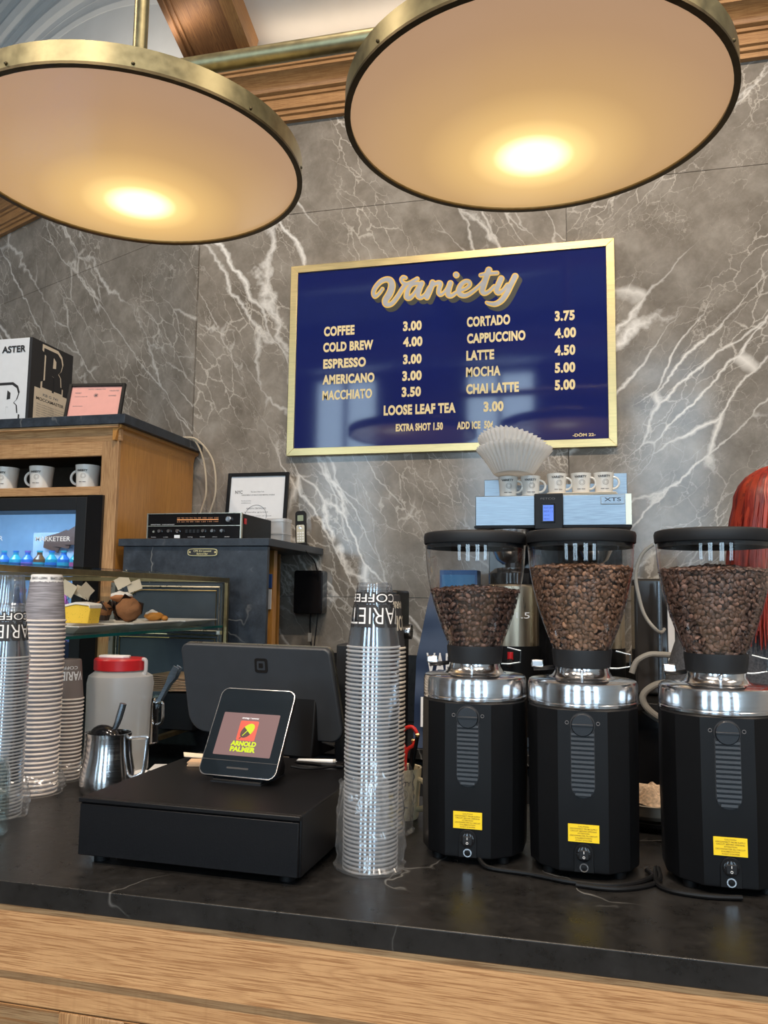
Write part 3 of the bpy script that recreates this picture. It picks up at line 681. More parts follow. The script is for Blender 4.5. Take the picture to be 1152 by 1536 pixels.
def mug_parts(t, h=0.093, r=0.044, mat=None, art='ring', a_handle=PI, inward=0.004):
    mat = mat or M['white']
    MB().lathe([(0.0001, 0.0), (r*0.80, 0.0), (r*0.84, 0.003), (r*0.86, h*0.08), (r*0.90, h*0.5), (r*0.97, h*0.85), (r, h), (r-inward, h-0.001), (r*0.86, h*0.5), (r*0.8, 0.008), (0.0001, 0.008)], n=32).build('body', mat, t)
    pts = []
    for k in range(9):
        a = PI*0.5-PI*k/8; pts.append((r*0.88+math.cos(a)*h*0.30, 0, h*0.50+math.sin(a)*h*0.29))
    hm = MB().tube(pts, h*0.055, 8, smooth=3); hm.xf(Matrix.Rotation(a_handle, 4, 'Z')); hm.build('handle', mat, t)
    # printed badge on the side facing the room
    z0, R = h*0.52, r*0.93
    def wrapc(u, w, off): a = -PI/2+u/R; return (math.cos(a)*(R+off), math.sin(a)*(R+off), w)
    ring = MB()
    for (r1, r2, rr, uu) in ((0.0100, 0.0112, 0, 0.006), (0.0060, 0.0068, 0, 0.006)):
        for k in range(24):
            q = []
            for (rad, kk) in ((r1, k), (r2, k), (r2, k+1), (r1, k+1)):
                a = 2*PI*kk/24; q.append(wrapc(uu+rad*math.cos(a), z0+rad*math.sin(a), r*0.035))
            ring.add(q, [(0, 1, 2, 3)])
    for sgn in (-0.013, 0.004): ring.add([wrapc(sgn, z0-0.028, r*0.0), wrapc(sgn+0.014, z0-0.028, 0.001), wrapc(sgn+0.014, z0-0.025, 0.001), wrapc(sgn, z0-0.025, 0.001)], [(0, 1, 2, 3)])
    ring.build('badge', M['ink_g'], t)
    me = text_mesh('x', 'VARIETY', 0.012, M['ink'], fn=lambda co: Vector(wrapc(co.x, z0+0.019+co.y, r*0.06)), align='CENTER', link=False, bold=0.03)
    o = bpy.data.objects.new('lettering', me); C.objects.link(o); o.parent = t
for (x, lab) in ((-2.515, 'white diner mug at left edge of cabinet shelf, handle hidden'), (-2.335, 'white diner mug in the middle of cabinet shelf with handle to left'), (-2.103, 'white diner mug on cabinet shelf nearest the oak stile')):
    t = thing('mug', lab, 'mug', (x, 3.09, 1.998), math.radians(5), 'white mugs on the cabinet shelf'); mug_parts(t, 0.103, 0.053, a_handle=PI)
# box of the coffee machine on top
bx = thing('carton', 'white and black appliance carton with large letter marks on cabinet top', 'box', (-2.417, 3.08, 2.2985))
w, dd, hh = 0.40, 0.30, 0.40
B(-w, 0, 0, dd, 0, hh).build('carton_body', M['paper_w'], bx, bevel=0.002)
B(0.0, 0.002, 0.0, dd, 0, hh).build('side_face', M['ink'], bx); B(-0.012, 0.0025, -0.002, 0.0, 0, hh).build('edge_strip', M['ink'], bx)
def block_R(parent, plane, ox, oz, sc, dark, light, seed):
    # chunky slab-serif letter: outline slab plus inner slab and counters
    body = [(-0.5, 0), (-0.5, .16), (-.38, .2), (-.38, .82), (-.5, .86), (-.5, 1), (.22, 1), (.42, .9), (.5, .74), (.42, .56), (.3, .48), (.42, .4), (.46, .18), (.54, .16), (.54, 0), (.12, 0), (.12, .16), (.08, .36), (-.02, .38), (-.02, .16), (.02, .14), (.02, 0)]
    def put(poly, g, y0, y1, mat, nm):
        cx = sum(p[0] for p in poly)/len(poly); cz = sum(p[1] for p in poly)/len(poly)
        poly = [((cx+(p[0]-cx)*(1+g))*sc+ox, (cz+(p[1]-cz)*(1+g))*sc*1.35+oz) for p in poly]
        MB().prism(poly, y0, y1, plane).build(nm, mat, parent)
    s = -1 if plane == 'XZ' else 1
    b = -0.0005 if plane == 'XZ' else 0.0022
    put(body, 0.16, b, b+s*0.0008, dark if plane == 'XZ' else light, 'letter_outline')
    put(body, 0.02, b, b+s*0.0014, light if plane == 'XZ' else dark, 'letter')
    put([(0.0, .58), (0.16, .6), (0.16, .78), (0.02, .86)], 0.0, b, b+s*0.002, dark if plane == 'XZ' else light, 'letter_counter')
block_R(bx, 'XZ', -0.115, 0.025, 0.115, M['ink'], M['paper_w'], 1)
block_R(bx, 'YZ', 0.15, 0.19, 0.135, M['ink'], M['paper_c'], 2)
B(0.002, 0.0028, 0.03, 0.265, 0.0, 0.18).build('side_label', M['paper_c'], bx)
text_mesh('lettering', 'ASTER', 0.05, M['ink'], bx, (-0.155, -0.0025, 0.335), bold=0.03, width=0.125, height=0.03)
def ytext(s, y, z, width, height, mat, parent, x=0.0031, bold=0.02):
    return text_mesh('lettering', s, 0.03, mat, parent, (x, y, z), (PI/2, 0, PI/2), bold=bold, width=width, height=height)
ytext('MOCCAMASTER', 0.045, 0.125, 0.2, 0.014, M['ink'], bx); ytext('KB G 741', 0.09, 0.15, 0.11, 0.012, M['ink_g'], bx)
for k in range(6): ytext('filter coffee brewer handmade', 0.05, 0.105-k*0.011, 0.2, 0.005, M['ink_g'], bx, bold=0)
ytext('1 year', 0.10, 0.022, 0.09, 0.01, M['ink_g'], bx)
# pink permit in black frame, leaning back
def picture(name, label, cat, loc, rx, rz, w, h, fwid, paper, lines, depth=0.015):
    t = thing(name, label, cat, loc); t.rotation_euler = (rx, 0, rz)
    f = MB(); f.box(-w/2, -w/2+fwid, -depth, 0, 0, h).box(w/2-fwid, w/2, -depth, 0, 0, h).box(-w/2+fwid, w/2-fwid, -depth, 0, 0, fwid).box(-w/2+fwid, w/2-fwid, -depth, 0, h-fwid, h)
    f.build('frame', M['black'], t, bevel=0.0015)
    B(-w/2+fwid*0.7, w/2-fwid*0.7, -depth*0.5, -0.001, fwid*0.7, h-fwid*0.7).build('sheet', paper, t)
    for (s, x, z, hh, ww, mt) in lines: text_mesh('print', s, 0.02, mt, t, (x, -depth*0.5-0.0006, z), width=ww, height=hh, bold=0.01)
    return t
pk = picture('framed_permit', 'small black frame with pink permit leaning on cabinet top', 'picture frame', (-2.13, 3.14, 2.299), math.radians(-14), math.radians(8), 0.265, 0.198, 0.014, M['pink'],
 [('NYC HEALTH', -0.04, 0.168, 0.006, 0.08, M['ink_g']), ('VALIDATED', 0.06, 0.160, 0.006, 0.045, M['ink_g']), ('EXPIRES', 0.06, 0.135, 0.006, 0.035, M['ink_g']), ('PERMIT', -0.10, 0.150, 0.005, 0.03, M['ink_g']), ('record number 50', -0.10, 0.133, 0.004, 0.06, M['ink_g']),
  ('premises', -0.10, 0.085, 0.004, 0.045, M['ink_g']), ('this permit is not transferable', -0.09, 0.035, 0.004, 0.16, M['ink_g']), ('commissioner', -0.03, 0.024, 0.004, 0.07, M['ink_g'])])
sealm = MB()
for k in range(10):
    a = 2*PI*k/10; sealm.tube([(0, -0.009, 0.14), (0.011*math.cos(a), -0.009, 0.14+0.011*math.sin(a))], 0.0007, 4)
sealm.build('seal', M['ink_g'], pk)
tag(B(-2.075, -1.975, 3.28, 3.37, 2.298, 2.335).build('wood_block', M['oak_panel'], bevel=0.003), 'small wooden block behind the pink permit frame', 'block')
# ================================================================== SOAPSTONE CABINET, SHELF THINGS
sc_ = thing('stone_cabinet', 'black soapstone clad cabinet with stone shelf top beside the oak cabinet', 'cabinet', (0, 3.0, 0))
MB().prism([(-1.882, 0.0), (-1.212, 0.0), (-1.212, 0.69), (-1.882, 0.69)], 1.744, 1.775, 'XY').build('stone_top', M['soap2'], sc_, bevel=0.002)
B(-1.862, -1.222, 0.012, 0.035, 0.0, 1.743).build('front_slab', M['soap2'], sc_, bevel=0.001)
B(-1.862, -1.845, 0.035, 0.6, 0, 1.743).build('side_panel', M['oak_panel'], sc_)
B(-1.345, -1.300, 0.28, 0.32, 0, 1.743).build('oak_post', M['oak_panel'], sc_, bevel=0.001)
B(-1.845, -1.40, 0.6, 0.62, 0, 1.743).build('back_panel', M['oak_panel'], sc_)
pl = thing('brass_plaque', 'small brass plaque with black lettering on the stone cabinet', 'sign', (-1.502, 3.011, 1.719))
pp = []
for k in range(24):
    a = 2*PI*k/24; pp.append((0.066*(1 if math.cos(a) > 0 else -1)*abs(math.cos(a))**0.35*(1.0), 0.0155*(1 if math.sin(a) > 0 else -1)*abs(math.sin(a))**0.5))
MB().prism(pp, -0.004, 0.0, 'XZ').build('plate', M['brass_frame'], pl)
MB().prism([(a*0.94, b*0.80) for a, b in pp], -0.0046, -0.004, 'XZ').build('field', M['ink'], pl)
for s, z in (('CPR Kit Located', 0.0012), ('Behind Bar', -0.0098)): text_mesh('lettering', s, 0.011, M['brass_frame'], pl, (0, -0.0052, z), bold=0.02, align='CENTER', width=0.078 if z > 0 else 0.05, height=0.008)
for x in (-0.056, 0.056): MB().lathe([(0.0001, -0.007), (0.004, -0.006), (0.005, -0.004)], (x, 0, 0), 12, axis='Y').build('screw', M['brass_frame'], pl)

rc = thing('stereo_receiver', 'vintage black stereo receiver with glowing tuner scale on stone cabinet', 'stereo', (-1.557, 3.03, 1.7755))
W2, RH, RD = 0.212, 0.106, 0.33
B(-W2+0.004, W2-0.004, 0.004, RD, 0.004, RH-0.002).build('case', M['black'], rc, bevel=0.003)
B(-W2+0.003, W2-0.003, 0, 0.005, 0.003, RH-0.002).build('faceplate', M['black_g'], rc)
tr = MB(); tr.box(-W2, -W2+0.004, -0.003, 0.01, 0, RH).box(W2-0.005, W2, -0.003, 0.01, 0, RH).box(-W2+0.004, W2-0.005, -0.003, 0.004, RH-0.003, RH).box(-W2+0.004, W2-0.005, -0.002, 0.003, 0.052, 0.0545)
tr.build('trim', M['nickel'], rc)
em = plain('tuner_glow', (0.9, 0.4, 0.15), 0.5, emit=((1.0, 0.38, 0.14), 0.75))
em2 = plain('tuner_digits', (0.3, 0.15, 0.08), 0.5, emit=((0.8, 0.34, 0.14), 0.28))
B(-0.075, 0.11, -0.0012, 0, 0.0775, 0.0795).build('dial_line', em, rc)
text_mesh('dial_numbers', '88 90 92 94 96 98 100 104 108', 0.02, em2, rc, (-0.075, -0.0015, 0.083), width=0.185, height=0.0048)
text_mesh('dial_numbers', '54 60 70 80 100 120 140 160', 0.02, em2, rc, (-0.075, -0.0015, 0.068), width=0.185, height=0.0048)
def knob(x, z, r, mat=M['steel'], d=0.012):
    MB().lathe([(0.0001, -d), (r*0.85, -d), (r, -d+0.002), (r, 0)], (x, 0, z), 20, axis='Y').build('knob', mat, rc)
knob(0.157, 0.079, 0.0125)
for x in (-0.152, -0.11, -0.07, 0.045, 0.086, 0.128): knob(x, 0.032, 0.0072, d=0.01)
for k in range(4): B(-0.035+k*0.017, -0.024+k*0.017, -0.004, 0, 0.024, 0.038).build('switch', M['grey_d'], rc)
knob(-0.180, 0.03, 0.005, M['nickel'], 0.004)
text_mesh('print', 'stereo receiver', 0.01, M['ink_w'], rc, (-0.195, -0.001, 0.058), width=0.11, height=0.004)
for k, s in enumerate(('bass', 'treble', 'balance', 'tuning', 'source', 'volume', 'power')): text_mesh('print', s, 0.01, M['ink_w'], rc, (-0.19+k*0.055, -0.001, 0.006), width=0.022, height=0.003)
B(-0.085, -0.06, -0.0016, 0, 0.003, 0.016).build('price_sticker', M['paper_w'], rc)
B(W2-0.003, W2+0.0005, 0.03, 0.05, 0.062, 0.085).build('sticker', M['red'], rc)
cf = picture('framed_certificate', 'black frame with white city certificate leaning on marble wall above stereo', 'picture frame', (-1.53, 3.60, 1.7755), math.radians(-6), 0, 0.315, 0.365, 0.017, M['paper_w'],
 [('NYC', -0.115, 0.262, 0.016, 0.038, M['ink']), ('The City of New York', -0.035, 0.268, 0.006, 0.07, M['ink_g']), ('DEPARTMENT OF HEALTH AND MENTAL HYGIENE', -0.08, 0.252, 0.006, 0.17, M['ink_g']),
  ('food service', -0.08, 0.225, 0.004, 0.05, M['ink_g']), ('establishment', -0.08, 0.214, 0.004, 0.05, M['ink_g']), ('BARISTA CERTIFICATE', -0.05, 0.185, 0.007, 0.10, M['ink_g']), ('is hereby granted', -0.06, 0.168, 0.005, 0.12, M['ink_g']), ('for the calendar year of issue', -0.11, 0.15, 0.004, 0.19, M['ink_g'])])
MB().tube([(0.055*math.cos(2*PI*k/32), -0.0092, 0.15+0.055*math.sin(2*PI*k/32)) for k in range(32)], 0.0008, 4, closed=True).build('seal', M['ink_g'], cf)
tubm = clear('translucent_tub', (0.85, 0.85, 0.85), 0.08, 0.2, 0.4)
for k, (z, lab) in enumerate(((1.7755, 'lower translucent plastic tub beside the stereo'), (1.825, 'upper translucent plastic tub with lid stacked beside the stereo'))):
    t = thing('plastic_tub', lab, 'container', (-1.335, 3.42, z), 0, 'plastic tubs beside the stereo')
    MB().prism(rrect(0.088, 0.088, 0.015), 0, 0.05, 'XY').build('tub', tubm, t)
    MB().prism(rrect(0.096, 0.096, 0.016), 0.0505 if k else 0.044, 0.066 if k else 0.0485, 'XY').build('lid', tubm, t, bevel=0.002)
ph = thing('cordless_phone', 'silver and black cordless phone standing upright on stone shelf', 'phone', (-1.278, 3.56, 1.7755)); ph.rotation_euler = (math.radians(-10), math.radians(-4), math.radians(8))
MB().prism(rrect(0.05, 0.158, 0.014, cy=0.092), -0.012, 0.012, 'XZ').build('handset', M['black'], ph, bevel=0.003)
MB().prism(rrect(0.038, 0.088, 0.008, cy=0.058), -0.0145, -0.012, 'XZ').build('keypad', plain('phone_silver', (0.55, 0.53, 0.42), 0.35, metal=0.4), ph)
MB().prism(rrect(0.028, 0.028, 0.003, cy=0.135), -0.0138, -0.012, 'XZ').build('display', plain('phone_lcd', (0.25, 0.30, 0.2), 0.3), ph)
for r_ in range(4):
    for c_ in range(3): B(-0.015+c_*0.0115, -0.0075+c_*0.0115, -0.0165, -0.0145, 0.022+r_*0.0125, 0.029+r_*0.0125).build('key', M['paper_w'], ph)
MB().lathe([(0.0001, -0.017), (0.008, -0.016), (0.009, -0.0145)], (0, 0, 0.09), 16, axis='Y').build('call_button', M['steel'], ph)
B(-0.03, 0.03, -0.02, 0.035, 0.0, 0.016).build('charging_base', M['black'], ph, bevel=0.003)
tag(MB().tube([(-1.26, 3.52, 1.779), (-1.245, 3.42, 1.778), (-1.225, 3.40, 1.778), (-1.212, 3.46, 1.74), (-1.215, 3.58, 1.70), (-1.212, 3.63, 1.60), (-1.215, 3.63, 1.45), (-1.225, 3.62, 1.30), (-1.23, 3.62, 1.1)], 0.003, 6, smooth=5).build('phone_cord', M['black']), 'thin black cord hanging from stone shelf past the wall box', 'cord')
wbx = thing('wall_box', 'black plastic box mounted on marble wall below the stone shelf', 'box', (-1.262, 3.698, 1.465))
MB().prism(rrect(0.142, 0.203, 0.012, cy=0.1015), -0.075, 0, 'XZ').build('housing', M['black_g'], wbx, bevel=0.004)
MB().tube([(0.0, -0.03, 0.0), (0.0, -0.03, -0.08), (0.01, -0.03, -0.2), (0.0, -0.035, -0.37)], 0.0035, 6, smooth=4).build('cable', M['black'], wbx)
B(-0.006, 0.006, -0.042, -0.022, -0.13, -0.09).build('cable_connector', M['grey_m'], wbx)
for k, (dx, s) in enumerate(((0, 'left cream cable of the pair hanging from oak cabinet top'), (0.05, 'right cream cable of the pair hanging from oak cabinet top'))):
    tag(MB().tube([(-1.90, 3.52, 2.303), (-1.845+dx*.3, 3.56, 2.30), (-1.81+dx, 3.60, 2.20), (-1.80+dx, 3.62, 2.05), (-1.835+dx, 3.64, 1.95), (-1.86+dx, 3.66, 1.86), (-1.83+dx, 3.66, 1.779)], 0.0045, 6, smooth=6).build('cream_cable', plain('cream_cable', (0.62, 0.52, 0.38), 0.5)), s, 'cable', 'cream cables beside the oak cabinet')
tag(B(-1.340, -1.305, 3.270, 3.279, 1.58, 1.64).build('blue_sticker', plain('blue_sticker', (0.03, 0.09, 0.3), 0.5)), 'blue label on the oak post under the stone shelf', 'sticker')
tag(B(-1.336, -1.306, 3.270, 3.279, 1.49, 1.575).build('paper_notice', M['paper_w']), 'small pale notice on the oak post under the stone shelf', 'notice')

# ================================================================== PASTRY CASE
pc = thing('pastry_case', 'brass framed pastry display case with glass shelf at left of bar', 'display case', (0, 0, 0))
CX, CY0, CY1, CZ0, CZ1 = -1.355, 1.62, 2.955, 1.072, 1.612
CL = -2.55
bm_ = MB()
B(CX-0.014, CX, CY0, CY1, CZ1-0.014, CZ1+0.002).build('top_rail', M['brass_case'], pc)
B(CL, CX-0.015, CY1-0.014, CY1, CZ1-0.014, CZ1+0.002).build('top_rail', M['brass_case'], pc)
B(CX-0.014, CX, CY1-0.014, CY1, CZ0, CZ1-0.015).build('corner_post', M['brass_case'], pc)
B(CX-0.02, CX, CY0+0.3, CY1-0.015, CZ0, CZ0+0.014).build('ledge_rail', M['brass_case'], pc)
B(CL, CX-0.021, CY0+0.3, CY1-0.08, CZ0, CZ0+0.010).build('base_tray', M['black'], pc)
B(CL, CX-0.004, CY0, CY1-0.02, CZ1+0.003, CZ1+0.009).build('top_glass', M['glass'], pc)
sh_ = MB(); sh_.box(CL, CX-0.001, 1.72, CY1-0.05, 1.4235, 1.4315); sh_.build('glass_shelf', clear('shelf_glass', (0.80, 0.93, 0.90), 0.03, 0.02), pc)
B(CX-0.0009, CX+0.0004, 1.72, CY1-0.05, 1.4233, 1.4317).build('shelf_edge', M['glass_edge'], pc)
bk = plain('case_back_panel', (0.055, 0.070, 0.085), 0.35)
B(-1.835, CX-0.016, CY1-0.03, CY1-0.018, CZ0+0.012, CZ1-0.02).build('back_panel', bk, pc)
# brass mouldings of the two back panels, upper one with rounded corner
def mould(x0, x1, z0, z1, rad):
    pts = [(x1, z0), (x1, z1)]
    pts += [(x0+rad-rad*math.sin(PI/2*k/8), z1-rad+rad*math.cos(PI/2*k/8)) for k in range(9)] if rad else [(x0, z1)]
    pts += [(x0, z0)]
    for off, rr, mt in ((0, 0.0045, M['nickel']), (0.014, 0.003, M['brass_case'])):
        cx, cz = (x0+x1)/2, (z0+z1)/2
        q = [(cx+(x-cx)*(1-2*off/(x1-x0)), CY1-0.034, cz+(z-cz)*(1-2*off/(z1-z0))) for x, z in pts]
        MB().tube(q, rr, 8, closed=True).build('panel_moulding', mt, pc)
mould(-1.805, CX-0.024, 1.408, 1.578, 0.09); mould(-1.82, CX-0.024, 1.092, 1.392, 0)
B(-1.845, -1.826, CY1-0.05, CY1-0.03, CZ0+0.012, CZ1-0.02).build('back_post', M['nickel'], pc)
B(CX-0.03, CX-0.015, CY1-0.04, CY1-0.02, 1.395, 1.41).build('shelf_bracket', M['nickel'], pc)

def plate(x, y, rz, w, d, lab):
    t = thing('plate', lab, 'plate', (x, y, 1.4325), rz, 'white plates on the glass shelf')
    m = MB(); n = 4
    def ring(sw, sd, z): return [(-sw/2, -sd/2, z), (sw/2, -sd/2, z), (sw/2, sd/2, z), (-sw/2, sd/2, z)]
    R = [ring(w*0.62, d*0.62, 0), ring(w, d, 0.020), ring(w, d, 0.024), ring(w*0.64, d*0.62, 0.006)]
    vs = sum(R, []); fs = [(3, 2, 1, 0), (12, 13, 14, 15)]
    for i in range(3):
        for k in range(4): fs.append((i*4+k, i*4+(k+1) % 4, i*4+4+(k+1) % 4, i*4+4+k))
    m.add(vs, fs); m.build('plate_body', M['white'], t, bevel=0.0012, ang=20)
    return t
plate(-1.50, 2.13, 0.0, 0.26, 0.24, 'nearer white square plate holding cake slices and muffins')
plate(-1.50, 2.44, 0.0, 0.26, 0.30, 'middle white square plate under the muffins and sugared doughnut')
plate(-1.50, 2.76, 0.0, 0.26, 0.26, 'farther white square plate holding small fruit pastry')
crust = plain('cake_crust', (0.36, 0.14, 0.03), 0.7, bmp=0.5, scale=60)
def crumb(name, c, d):
    m, nt, b = newmat(name); v = coords(nt); vo = N(nt, 'ShaderNodeTexVoronoi', i_Scale=260.0); L(nt, v, vo.inputs['Vector'])
    nz = N(nt, 'ShaderNodeTexNoise', i_Scale=140.0, i_Detail=4.0); L(nt, v, nz.inputs['Vector'])
    f = ramp(nt, vo.outputs['Distance'], [(0.16, 1.0), (0.24, 0.0)]); mk = ramp(nt, nz.outputs[0], [(0.52, 0.0), (0.56, 1.0)])
    L(nt, mixc(nt, mth(nt, 'MULTIPLY', f, mk), c, d), b.inputs['Base Color']); b.inputs['Roughness'].default_value = 0.9; bump(nt, b, nz.outputs[0], 0.5, 0.002); return m
ycake = crumb('lemon_poppy_crumb', (0.86, 0.56, 0.06), (0.10, 0.06, 0.01))
muff = crumb('muffin_crumb', (0.27, 0.115, 0.045), (0.03, 0.01, 0.01))
wrapm = plain('dark_muffin_paper', (0.030, 0.017, 0.013), 0.6)
sugar = plain('powdered_sugar', (0.82, 0.78, 0.74), 0.95, bmp=0.4, scale=120)
def jit(m, a, f=40.0):
    return m.warp(lambda p: p+Vector((mnoise.noise(p*f), mnoise.noise(p*f+Vector((9, 0, 0))), mnoise.noise(p*f+Vector((0, 9, 0)))))*a)
t = thing('cake_slice', 'yellow poppy seed loaf cake slice with white icing on nearer plate', 'cake', (-1.495, 2.17, 1.4575), math.radians(-6))
def loaf(y0, y1, g):
    p = [(-0.046*g, 0), (0.048*g, 0), (0.054*g, 0.045), (0.05*g, 0.052), (0.0, 0.056), (-0.05*g, 0.046), (-0.055*g, 0.036)]
    return MB().prism(p, y0, y1, 'XZ')
loaf(0.0, 0.05, 1.0).build('crumb', ycake, t, bevel=0.002); B(-0.058, -0.0505, 0.001, 0.05, 0.002, 0.034).build('crust_side', crust, t, bevel=0.002)
jit(MB().prism([(-0.058, 0.034), (-0.05, 0.047), (0, 0.057), (0.05, 0.053), (0.055, 0.044), (0.056, 0.055), (0.05, 0.060), (0, 0.064), (-0.052, 0.053)], -0.004, 0.052, 'XZ'), 0.002).build('icing', sugar, t, bevel=0.0015)
t = thing('cake_slice', 'yellow cake slice mostly hidden behind the poppy seed slice', 'cake', (-1.60, 2.32, 1.459), 0.3)
loaf(0, 0.04, 0.9).build('crumb', ycake, t, bevel=0.002)
def muffin(x, y, z, rz, tilt, lab, s=1.0, dz=0.034):
    t = thing('muffin', lab, 'muffin', (x, y, z)); t.rotation_euler = (tilt, 0, rz)
    MB().lathe([(0.0001, 0), (0.026*s, 0), (0.036*s, 0.045*s), (0.0365*s, 0.046*s)], n=48, rf=lambda a, zz: 1+0.025*math.cos(a*16)).build('paper_cup', wrapm, t)
    cr_ = MB()
    for k in range(4):
        a = k*PI/2+0.3; ca, sa = math.cos(a), math.sin(a)
        cr_.add([(ca*.033*s-sa*.022*s, sa*.033*s+ca*.022*s, .035*s), (ca*.033*s+sa*.022*s, sa*.033*s-ca*.022*s, .035*s), (ca*.044*s, sa*.044*s, .072*s)], [(0, 1, 2)])
        cr_.add([(ca*.034*s-sa*.022*s, sa*.034*s+ca*.022*s, .035*s), (ca*.034*s+sa*.022*s, sa*.034*s-ca*.022*s, .035*s), (ca*.046*s, sa*.046*s, .072*s)], [(2, 1, 0)])
    cr_.build('paper_points', wrapm, t)
    d = MB().sphere((0, 0, (0.050 if tilt else dz)*s), 0.037*s, 0.037*s, 0.030*s, 24, 14); jit(d, 0.006*s, 55).build('dome', muff, t, ang=85)
    return t
mz = 1.459
muffin(-1.555, 2.40, mz, 0.2, 0, 'dark paper wrapped muffin just right of the yellow cake slice', 0.92)
muffin(-1.505, 2.45, mz, 0.9, 0, 'dark paper wrapped muffin in middle of row under sugared doughnut', 0.9)
muffin(-1.452, 2.40, mz+0.022, 0.5, math.radians(72), 'brown berry muffin lying on its side facing out at plate corner', 1.05)
muffin(-1.60, 2.47, mz, 0.9, 0, 'dark wrapped muffin at the back of the plate row', 0.95)
t = thing('doughnut', 'sugar dusted round doughnut resting on top of the muffins', 'doughnut', (-1.502, 2.43, 1.535))
jit(MB().sphere((0, 0, 0), 0.038, 0.034, 0.017, 24, 12), 0.004, 50).build('dough', plain('fried_dough', (0.45, 0.17, 0.06), 0.7), t, ang=85)
jit(MB().sphere((0, 0, 0.0045), 0.036, 0.032, 0.0165, 24, 12), 0.004, 60).build('sugar', sugar, t, ang=85)
t = thing('fruit_pastry', 'small golden pastry with white sugar at right end of the shelf', 'pastry', (-1.475, 2.60, 1.470))
jit(MB().sphere((0, 0, 0), 0.034, 0.034, 0.017, 20, 12), 0.006, 60).build('crust', plain('golden_pastry', (0.62, 0.26, 0.04), 0.6), t, ang=85)
jit(MB().sphere((-0.006, 0, 0.006), 0.025, 0.026, 0.016, 20, 12), 0.004, 60).build('sugar', sugar, t, ang=85)
jit(MB().sphere((0.042, 0, -0.006), 0.012, 0.012, 0.009, 12, 8), 0.002, 60).build('crust', plain('golden_pastry_end', (0.60, 0.24, 0.04), 0.6), t)
for (x, y, z, w, h, rz, ry, lab) in ((-1.715, 2.44, 1.562, 0.055, 0.045, 0.1, 0.5, 'cream price card leaning at left above the yellow cake'), (-1.67, 2.46, 1.550, 0.062, 0.035, 0.0, 0.35, 'cream price card lying nearly flat behind the diamond card'),
   (-1.645, 2.44, 1.556, 0.044, 0.044, 1.0, 0.75, 'narrow diamond shaped price card standing above the yellow cake'), (-1.52, 2.46, 1.588, 0.052, 0.038, 0.1, -0.5, 'cream price card tilted above the sugared doughnut'), (-1.48, 2.47, 1.574, 0.05, 0.034, 0.1, -0.35, 'lower cream price card right of the sugared doughnut')):
    t = thing('price_card', lab, 'card', (x, y, z), rz, 'price cards stuck in the pastries')
    MB().box(-w/2, w/2, -0.0006, 0.0006, -h/2, h/2).xf(Matrix.Rotation(ry, 4, 'Y')).build('card', M['paper_c'], t)
    MB().tube([(0, 0, -h/2), (0.006, 0, -h/2-0.012), (-0.004, 0, -h/2-0.02), (0.0, 0, -0.10 if z > 1.55 else -0.085)], 0.0009, 6, smooth=4).build('wire_holder', M['black'], t)

# ================================================================== CUPS
def wrap_text(s, size, zc, rfun, ang0, flip, mat, name, parent, width=None, height=None, bold=0.02, off=0.0006):
    # lettering bent round a tapering wall; flip turns it upside down
    me = text_mesh(name, s, size, mat, link=False, align='CENTER', width=width, height=height, bold=bold)
    b = bmesh.new(); b.from_mesh(me)
    bmesh.ops.subdivide_edges(b, edges=[e for e in b.edges if e.calc_length() > 0.006], cuts=2)
    ys = [v.co.y for v in b.verts]; yc = (min(ys)+max(ys))/2
    for v in b.verts:
        x, y = v.co.x, v.co.y-yc
        if flip: x, y = -x, -y
        z = zc+y; r = rfun(z)+off; a = ang0+x/r; v.co = (r*math.cos(a), r*math.sin(a), z)
    b.to_mesh(me); b.free()
    o = bpy.data.objects.new(name, me); C.objects.link(o); o.parent = parent; return o
def cup_shell(h, rb, rr, rim, n=40, foot=0.004, rings=(), split=False):
    # inverted cup: rim at z=0, base at z=h
    p = [(rr+rim*0.2, 0.0), (rr+rim, rim*0.5), (rr+rim, rim*1.3), (rr+rim*0.2, rim*1.8)]
    for q in rings: p += [(rr+(rb-rr)*q, h*q), (rr+(rb-rr)*q-0.0012, h*q+0.0008), (rr+(rb-rr)*(q+0.01)-0.0012, h*q+0.003)]
    p += [(rb+0.001, h-0.004), (rb, h-0.001), (rb-0.003, h), (rb-0.005, h-foot), (0.0001, h-foot)]
    if split: return MB().lathe(p[:4], n=n, mi=1).lathe(p[3:], n=n)
    return MB().lathe(p, n=n)
ONES = ['', 'first', 'second', 'third', 'fourth', 'fifth', 'sixth', 'seventh', 'eighth', 'ninth', 'tenth', 'eleventh', 'twelfth', 'thirteenth', 'fourteenth', 'fifteenth', 'sixteenth', 'seventeenth', 'eighteenth', 'nineteenth']
TENS = {2: 'twent', 3: 'thirt', 4: 'fort', 5: 'fift', 6: 'sixt'}
def ordinal(n):
    if n < 20: return ONES[n]
    return TENS[n//10]+('ieth' if n % 10 == 0 else 'y-'+ONES[n % 10])
def stack(name, x, y, z0, n, pitch, proto_parts, labs, cat, group, topfn=None, lean=(0, 0)):
    # proto_parts: mesh data shared by every cup of the stack
    for k in range(n):
        top = (k == n-1)
        o = bpy.data.objects.new(name, None) if top else None
        pos = (x+lean[0]*k/n+random.uniform(-.0005, .0005), y+lean[1]*k/n+random.uniform(-.0005, .0005), z0+k*pitch)
        if top:
            C.objects.link(o); o.location = pos; tag(o, labs[1], cat, group)
            for nm, me in proto_parts:
                c = bpy.data.objects.new(nm, me); C.objects.link(c); c.parent = o
            if topfn: topfn(o)
        else:
            c = bpy.data.objects.new(name, proto_parts[0][1]); C.objects.link(c); c.location = pos; c.rotation_euler = (0, 0, random.random()*6)
            tag(c, labs[0] % ordinal(n-k), cat, group)
CH, CRB, CRR = 0.118, 0.031, 0.0475
